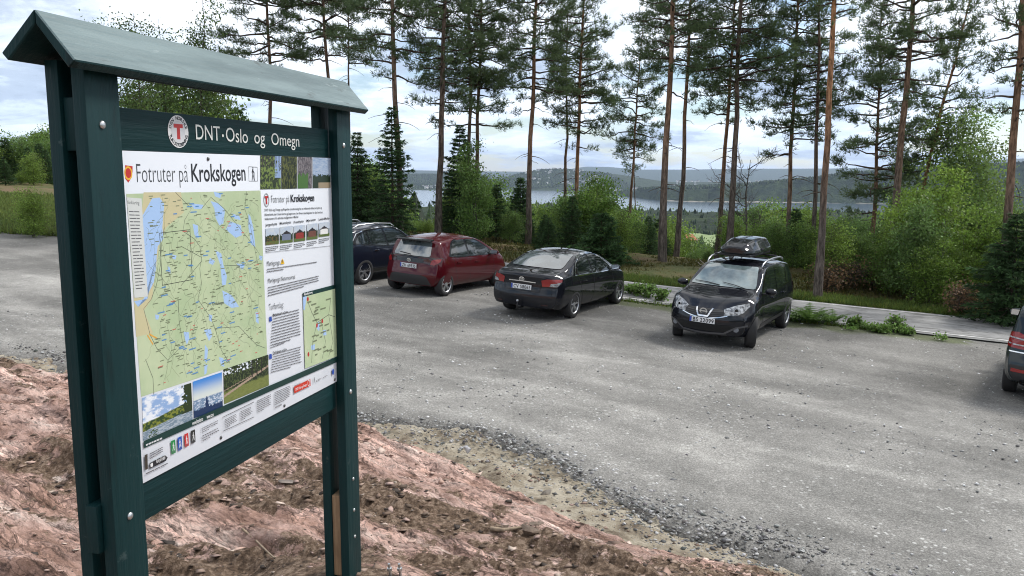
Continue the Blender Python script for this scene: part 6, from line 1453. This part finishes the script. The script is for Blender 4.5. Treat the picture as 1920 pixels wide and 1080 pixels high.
for px, py, h, sd_, lb in ((1196, 556, .34, 31, 'green weed between the sedan and the road, left one'), (1216, 560, .38, 32, 'green weed between the sedan and the road, middle one'), (1240, 566, .34, 33, 'green weed beside the left flank of the crossover'), (1182, 552, .25, 34, 'low weed by the front wheel of the sedan'),
                        (1677, 622, .36, 35, 'small leafy weed right of the ferns'), (1600, 614, .22, 36, 'low weed between the two fern groups'), (1700, 628, .12, 37, 'tiny weed at the right end of the verge'), (1650, 624, .14, 38, 'tiny weed beside the upright fern')):
    p = on_lot(px, py); (V, Fq, cc), (VN, FN, cn) = weed(sd_, h, 420); r_ = empty('weed', tuple(p), lb, 'weed'); nmesh('stalks', V, Fq, BARK, r_, colors=cc); nmesh('leaves', VN, FN, LEAF, r_, colors=cn)
for px, d, w, sd_, lb in ((1588, 28.5, 1.0, 41, 'rusty brown dead bracken patch right of the orange pine'), (1558, 27.5, .5, 42, 'brown dead bracken patch touching the orange pine'), (1645, 29.5, .6, 43, 'upper rusty bracken patch in the thicket'), (1812, 25.5, .5, 44, 'small brown withered shrub near the road at the right')):
    x, y, z = at_px(px, d); (V, Fq, cc), (VN, FN, cn) = leafy(sd_, .85, w*1.3, 900, stems=12, colr=(.12, .075, .045), size=.065); r_ = empty('dead_bracken', (x, y, z), lb, 'dead bracken'); nmesh('stalks', V, Fq, BARK, r_, colors=cc); nmesh('fronds', VN, FN, LEAF, r_, colors=cn)
for k in range(14):
    xx_ = rr_.uniform(2.6, 10.0); yy_ = float(np.interp(xx_, ROADN[:, 0], ROADN[:, 1]))-rr_.uniform(.15, .95); (V, Fq, cc), (VN, FN, cn) = weed(300+k, rr_.uniform(.07, .2), 110, size=.05); r_ = empty('weed', (xx_, yy_, float(plane(xx_, yy_))), 'one of the tiny weeds sprinkled along the gravel edge by the road', 'weed', 'tiny weeds along the road edge'); nmesh('leaves', VN, FN, LEAF, r_, colors=cn)
# grass and ground cover
def scatter_grass(name, label, n, fx, hgt, cbase, wid=.02):
    rg = np.random.default_rng(len(name)+n); P = fx(rg, n); d = np.tile(np.array([0, 0, 1.]), (len(P), 1)); V, Fq = blades(P, d, hgt*rg.uniform(.5, 1.4, len(P)), wid, 4, .42, rg)
    c = np.repeat(np.array(cbase)[None]*rg.uniform(.6, 1.4, (len(P), 1))+rg.random((len(P), 1))**3*np.array([.08, .05, .01])[None], 16, 0); return tag(nmesh(name, V, Fq, LEAF, colors=c), label, kind='stuff')
def along(o0, o1, x0, x1):
    def f(rg, n):
        x = rg.uniform(x0, x1, n); y = np.interp(x, ROADN[:, 0], ROADN[:, 1])+rg.uniform(o0, o1, n)*1.06; return np.stack([x, y, H(x, y)], 1)
    return f
scatter_grass('grass', 'green grass along the far side of the road', 16000, along(ROADW+.35, ROADW+1.7, 1, 22), .13, (.10, .16, .035))
scatter_grass('moss_and_heather', 'low heather and moss tufts under the pines', 22000, along(ROADW+1.2, ROADW+16, -10, 20), .10, (.085, .088, .026), .03)
scatter_grass('grass', 'patches of grass on the strip between gravel and road', 700, along(-.5, -.05, 2.5, 9.2), .07, (.09, .15, .03))
def fl(rg, n):
    px = rg.uniform(-300, 240, n); d = rg.uniform(29, 50, n); a = np.arctan2((px-960)/F_PX, 1.); x = d*np.sin(a); y = d*np.cos(a); k = y > 29.5+.0*x; x, y = x[k], y[k]; return np.stack([x, y, H(x, y)], 1)
scatter_grass('grass', 'rough grass between the gravel and the left hillside', 24000, fl, .22, (.13, .185, .05), .035)

# distant wood on the slopes below and across the lake (one mass)
rg = np.random.default_rng(9)
def cones(P, h, w, ns, colr):
    n = len(P); a = np.arange(ns)*2*math.pi/ns; ring = np.stack([np.cos(a), np.sin(a), a*0], 1); jit = rg.uniform(.6, 1.3, (n, ns, 1))
    base = P[:, None]+ring[None]*w[:, None, None]*jit+np.array([0, 0, 1])*(h*.12)[:, None, None]; mid = P[:, None]+ring[None]*(w*.55)[:, None, None]*rg.uniform(.6, 1.4, (n, ns, 1))+np.array([0, 0, 1])*(h*rg.uniform(.45, .75, n))[:, None, None]
    tip = (P+np.stack([rg.normal(0, .05, n)*h, rg.normal(0, .05, n)*h, h], 1))[:, None]; V = np.concatenate([base, mid, tip], 1); m = 2*ns+1; j = np.arange(ns); j2 = (j+1) % ns
    F1 = np.stack([j, j2, ns+j2], 1); F2_ = np.stack([j, ns+j2, ns+j], 1); F3 = np.stack([ns+j, ns+j2, np.full(ns, 2*ns)], 1); Fc = np.concatenate([F1, F2_, F3])[None]+m*np.arange(n)[:, None, None]
    return V.reshape(-1, 3), Fc.reshape(-1, 3), np.repeat(colr, m, 0)
def wood(name, label, n, pr, dr, hh, ww, ns, keep=None):
    px = rg.uniform(*pr, n); a = np.arctan2((px-960)/F_PX, 1.); d = dr(rg, n, np.degrees(a)); x, y = d*np.sin(a), d*np.cos(a); z = H(x, y); k = z > -149
    if keep is not None: k &= keep(px, d)
    x, y, z, d = x[k], y[k], z[k], d[k]; m = len(x); dec = rg.random(m) < .45; h = rg.uniform(*hh, m)*np.where(dec, .8, 1); w = h*rg.uniform(*ww, m)*np.where(dec, 1.5, 1)
    c = np.where(dec[:, None], np.array([[.050, .085, .024]]), np.array([[.024, .046, .020]]))*rg.uniform(.6, 1.5, (m, 1)); V, Fc, cc = cones(np.stack([x, y, z-1], 1), h, w, ns, c); return tag(nmesh(name, V, Fc, NEEDLE, colors=cc), label, kind='stuff')
fieldk = lambda px, d: ~((px > 1268) & (px < 1352) & (d > 560) & (d < 1150)) & ~((px > 1240) & (px < 1400) & (d < 560) & (rg.random(len(px)) < .0))
wood('distant_wood', 'wooded slope falling from the road to the lake', 16000, (500, 2200), lambda r, n, a: np.exp(r.uniform(math.log(75), math.log(2500), n)), (6, 12), (.16, .3), 6, fieldk)
wood('far_shore_wood', 'dark green wooded hill across the lake', 34000, (560, 2100), lambda r, n, a: interp(a, SHORE)*r.uniform(1.005, 1.42, n), (12, 24), (.25, .5), 4)
# green field with farmhouses
m = M('meadow', (.15, .21, .07), rough=.9, c2=(.20, .26, .10), vscale=.02)
px_ = np.linspace(1262, 1358, 24); ddv = np.linspace(600, 1120, 24); V = []
for d in ddv:
    for p in px_: a = math.atan2((p-960)/F_PX, 1); x, y = d*math.sin(a), d*math.cos(a); V.append((x, y, float(H(x, y))+2.0))
i = np.arange(23)[:, None]*24; j = np.arange(23)[None]; tag(nmesh('meadow', V, np.stack([i+j, i+j+1, i+25+j, i+24+j], -1).reshape(-1, 4), m, smooth=True), kind='structure')
def house(loc, L, W, h, roofh, rot, wallc, roofc, label, group=None, parts=True):
    r_ = empty('house', loc, label, 'house', group); r_.rotation_euler = (0, 0, rot)
    bm = bmesh.new(); v = [bm.verts.new(p) for p in ((-L/2, -W/2, -2), (L/2, -W/2, -2), (L/2, W/2, -2), (-L/2, W/2, -2), (-L/2, -W/2, h), (L/2, -W/2, h), (L/2, W/2, h), (-L/2, W/2, h), (-L/2, 0, h+roofh), (L/2, 0, h+roofh))]
    for q in ((0, 1, 5, 4), (2, 3, 7, 6), (1, 2, 6, 9, 5), (3, 0, 4, 8, 7)): bm.faces.new([v[i] for i in q])
    bobj('wall', bm, wallc, r_)
    bm = bmesh.new(); o_ = .5
    for s_ in (-1, 1):
        a = [bm.verts.new(p) for p in ((-L/2-o_, s_*(W/2+o_), h-o_*roofh/(W/2)+.05), (L/2+o_, s_*(W/2+o_), h-o_*roofh/(W/2)+.05), (L/2+o_, 0, h+roofh+.08), (-L/2-o_, 0, h+roofh+.08))]
        b = [bm.verts.new(q.co+Vector((0, 0, .25))) for q in a]
        for f in ((a[0], a[1], a[2], a[3]), (b[0], b[1], b[2], b[3]), (a[0], a[1], b[1], b[0]), (a[1], a[2], b[2], b[1]), (a[3], a[0], b[0], b[3])): bm.faces.new(f)
    rf = bobj('roof', bm, roofc, r_); bm = bmesh.new(); box(bm, (L*.2, 0, h+roofh+.3), (.8, .8, 1.6)); bobj('chimney', bm, M('chimney_brick', (.25, .10, .07), rough=.9), rf)
    for k in range(int(L/2.4)):
        for s_ in (-1, 1): bm = bmesh.new(); box(bm, (-L/2+1.3+k*2.4, s_*(W/2+.03), h*.55), (1.1, .08, 1.3)); bobj('window', bm, GLOSSB, r_)
    return r_
WW, RW, TR, GR = M('white_boards', (.62, .62, .60), rough=.7), M('red_boards', (.28, .05, .03), rough=.8), M('orange_tiles', (.36, .12, .05), rough=.8), M('grey_roof', (.12, .12, .13), rough=.7)
def hat(px, d, dz=0): x, y, z = at_px(px, d); return (x, y, z+dz)
house(hat(1288, 640, 1.5), 13, 9, 4.2, 3.6, .6, M('ochre_boards', (.42, .22, .12), rough=.8), TR, 'farmhouse with an orange tiled roof at the edge of the green field')
house(hat(1306, 650, 0), 10, 7, 3.2, 2.2, 1.9, WW, GR, 'white house right of the orange-roofed farmhouse')
house(hat(1784, 1650, 4), 26, 12, 7, 4, .4, WW, GR, 'white house near the water seen through the right-hand trees')
# town across the lake
bm = bmesh.new(); v = [bm.verts.new(p) for p in ((-9, -6, -3), (9, -6, -3), (9, 6, -3), (-9, 6, -3), (-9, -6, 7), (9, -6, 7), (9, 6, 7), (-9, 6, 7), (-9, 0, 12), (9, 0, 12))]
for q in ((0, 1, 5, 4), (2, 3, 7, 6), (1, 2, 6, 9, 5), (3, 0, 4, 8, 7)): bm.faces.new([v[i] for i in q])
for q in ((4, 5, 9, 8), (8, 9, 6, 7)): f = bm.faces.new([v[i] for i in q]); f.material_index = 1
th0 = bobj('town_house', bm, [WW, GR]); tag(th0, 'one of the small pale houses of the town across the lake', 'house', 'town houses across the lake')
spots = []
for k in range(130):
    if k < 80: px = rr_.gauss(1085, 50); fr = rr_.uniform(1.01, 1.26)
    elif k < 100: px = rr_.uniform(762, 850); fr = rr_.uniform(1.01, 1.10)
    else: px = rr_.uniform(1160, 1480); fr = rr_.uniform(1.6, 2.1)
    az1 = math.degrees(math.atan((px-960)/F_PX)); d = float(interp(az1, SHORE))*fr; x, y, z = at_px(px, d)
    if z < -148: continue
    spots.append((x, y, z))
for k, (x, y, z) in enumerate(spots):
    o = th0 if k == 0 else th0.copy()
    if k: col.objects.link(o)
    s = rr_.uniform(.8, 1.9); o.location = (x, y, z+3); o.rotation_euler = (0, 0, rr_.uniform(0, 3.1)); o.scale = (s*rr_.uniform(.9, 1.8), s, s)
# pale shore line
V = []
aa = np.linspace(azel(1240, 378)[0], 40, 160)
for a in aa:
    d = float(interp(a, SHORE))*.984
    for k, (dz, dr) in enumerate(((-151, 0), (-145+2*math.sin(a*9), 26))): V.append(((d+dr)*math.sin(math.radians(a)), (d+dr)*math.cos(math.radians(a)), dz))
tag(nmesh('shore', V, [[2*k, 2*k+2, 2*k+3, 2*k+1] for k in range(159)], M('shore_gravel', (.26, .24, .21), rough=.9, c2=(.12, .12, .08), vscale=.01)), 'pale stony shoreline of the wooded hill', kind='structure')

# ------------------------------------------------------------ small things on the rock and gravel
def rockthing(px, py, size, label, name='stone', flat=.6, colr=(.2, .15, .12), seed=0, onrock=True, rot=0, elong=1.):
    p = on_lot(px, py)
    if onrock:
        r_ = ray(px, py); t = 1.; 
        for _ in range(400):
            q = r_*t
            if q[2] <= rock_h(q[0], q[1]): break
            t += .03
        p = q
    rg = np.random.default_rng(seed+7); bm = bmesh.new(); bmesh.ops.create_icosphere(bm, subdivisions=3, radius=1)
    cut_ = [(Vector(rg.normal(0, 1, 3)).normalized(), rg.uniform(.38, .62)) for _ in range(15)]
    for v in bm.verts:
        for n, d in cut_:
            e = v.co.dot(n)-d
            if e > 0: v.co -= n*e
        v.co += v.co*float(rg.normal(0, .008)); v.co = Vector((v.co.x*size*elong, v.co.y*size*.75, v.co.z*size*flat))
    o = bobj(name, bm, M('%s_%d' % (name, seed), colr, rough=.9, var=.35, vscale=12, bump=.5, bscale=50), smooth=28); o.location = (p[0], p[1], p[2]+size*flat*.35); o.rotation_euler = (rg.normal(0, .15), rg.normal(0, .15), rot); return tag(o, label, 'stone')
rockthing(992, 1003, .085, 'brown angular rock lying on the soil in front of the gravel', colr=(.13, .095, .07), seed=1, flat=.8)
rockthing(1003, 985, .075, 'flat slab leaning on the brown angular rock', colr=(.17, .13, .10), seed=2, flat=.25, elong=1.3, rot=.4)
rockthing(968, 1010, .035, 'small pale stone left of the brown angular rock', colr=(.24, .18, .14), seed=3)
rockthing(1024, 926, .11, 'grey stone half buried in the sand strip', colr=(.20, .18, .15), seed=4, flat=.45, onrock=False)
rockthing(877, 845, .07, 'pale grey pointed stone at the edge of the sand strip', colr=(.40, .40, .42), seed=5, onrock=False, flat=.8)
rockthing(905, 980, .04, 'small cream stone beside the brown soil patch', colr=(.36, .27, .2), seed=6)
rockthing(540, 905, .07, 'flat grey-brown flake lying behind the board', colr=(.18, .15, .13), seed=7, flat=.25)
# stick
def on_rock(px, py):
    r_ = ray(px, py); t = 1.
    for _ in range(500):
        q = r_*t
        if q[2] <= rock_h(q[0], q[1])+.012: return q
        t += .02
    return q
def stick(pts, r_, label, c=(.26, .20, .14)):
    P = np.array([on_rock(*p) for p in pts]); P[:, 2] += r_*.6; V, Fq = tubes([(P, np.full(len(P), r_)*np.linspace(1.2, .7, len(P)))], 7)
    return tag(nmesh('stick', V, Fq, M('dead_wood', c, rough=.9, var=.3, vscale=20), smooth=True), label, 'stick')
stick([(921, 994), (945, 996), (965, 993), (985, 990)], .013, 'short pale stick pointing at the brown angular rock')
stick([(455, 993), (480, 1015), (500, 1035), (515, 1048)], .006, 'thin twig lying on the rock between the board legs')
for px, lb in ((731, 'upright threaded bolt by the board foot, left one'), (750, 'upright threaded bolt by the board foot, right one')):
    p = on_rock(px, 1078); bm = bmesh.new(); bmesh.ops.create_cone(bm, cap_ends=True, segments=10, radius1=.006, radius2=.006, depth=.07); r_ = bmesh.ops.create_cone(bm, cap_ends=True, segments=6, radius1=.012, radius2=.012, depth=.012)
    for v in r_['verts']: v.co.z += .008
    o = bobj('anchor_bolt', bm, BOLT, smooth=30); o.location = (p[0], p[1], p[2]+.02); o.rotation_euler = (.12, -.1, 0); tag(o, lb, 'bolt')
# fallen branches under the pines
for k, (px, d, lb) in enumerate(((1180, 33.5, 'pale fallen branch on the moss behind the sedan roof'), (1340, 29.5, 'grey broken branch on the moss left of the roof box'))):
    rg = np.random.default_rng(90+k); x, y, z = at_px(px, d); paths = []
    for q in range(5): a = rg.uniform(0, 6.28); s = np.linspace(0, 1, 6)[:, None]; paths.append((np.array([0, 0, .1])+np.array([math.cos(a), math.sin(a), .18])*rg.uniform(.5, 1.1)*s+np.cumsum(rg.normal(0, .04, (6, 3)), 0)*(s > 0), np.linspace(.025, .008, 6)))
    V, Fq = tubes(paths, 5); o = tag(nmesh('fallen_branch', V, Fq, M('grey_wood', (.24, .21, .18), rough=.9, var=.3, vscale=8), smooth=True), lb, 'fallen branch'); o.location = (x, y, z)
# ------------------------------------------------------------ haze
bm = bmesh.new(); box(bm, (0, 14000, 130), (64000, 56000, 1000)); hz = bobj('haze', bm, None)
hm = bpy.data.materials.new('haze_air'); hm.use_nodes = True; nt = hm.node_tree; nt.nodes.clear(); o_ = N('ShaderNodeOutputMaterial'); pv = N('ShaderNodeVolumePrincipled'); pv.inputs['Color'].default_value = (.62, .76, 1, 1); pv.inputs['Density'].default_value = 2.6e-5; pv.inputs['Anisotropy'].default_value = .2
Lk(pv.outputs[0], o_.inputs['Volume']); hz.data.materials.clear(); hz.data.materials.append(hm); tag(hz, kind='stuff')
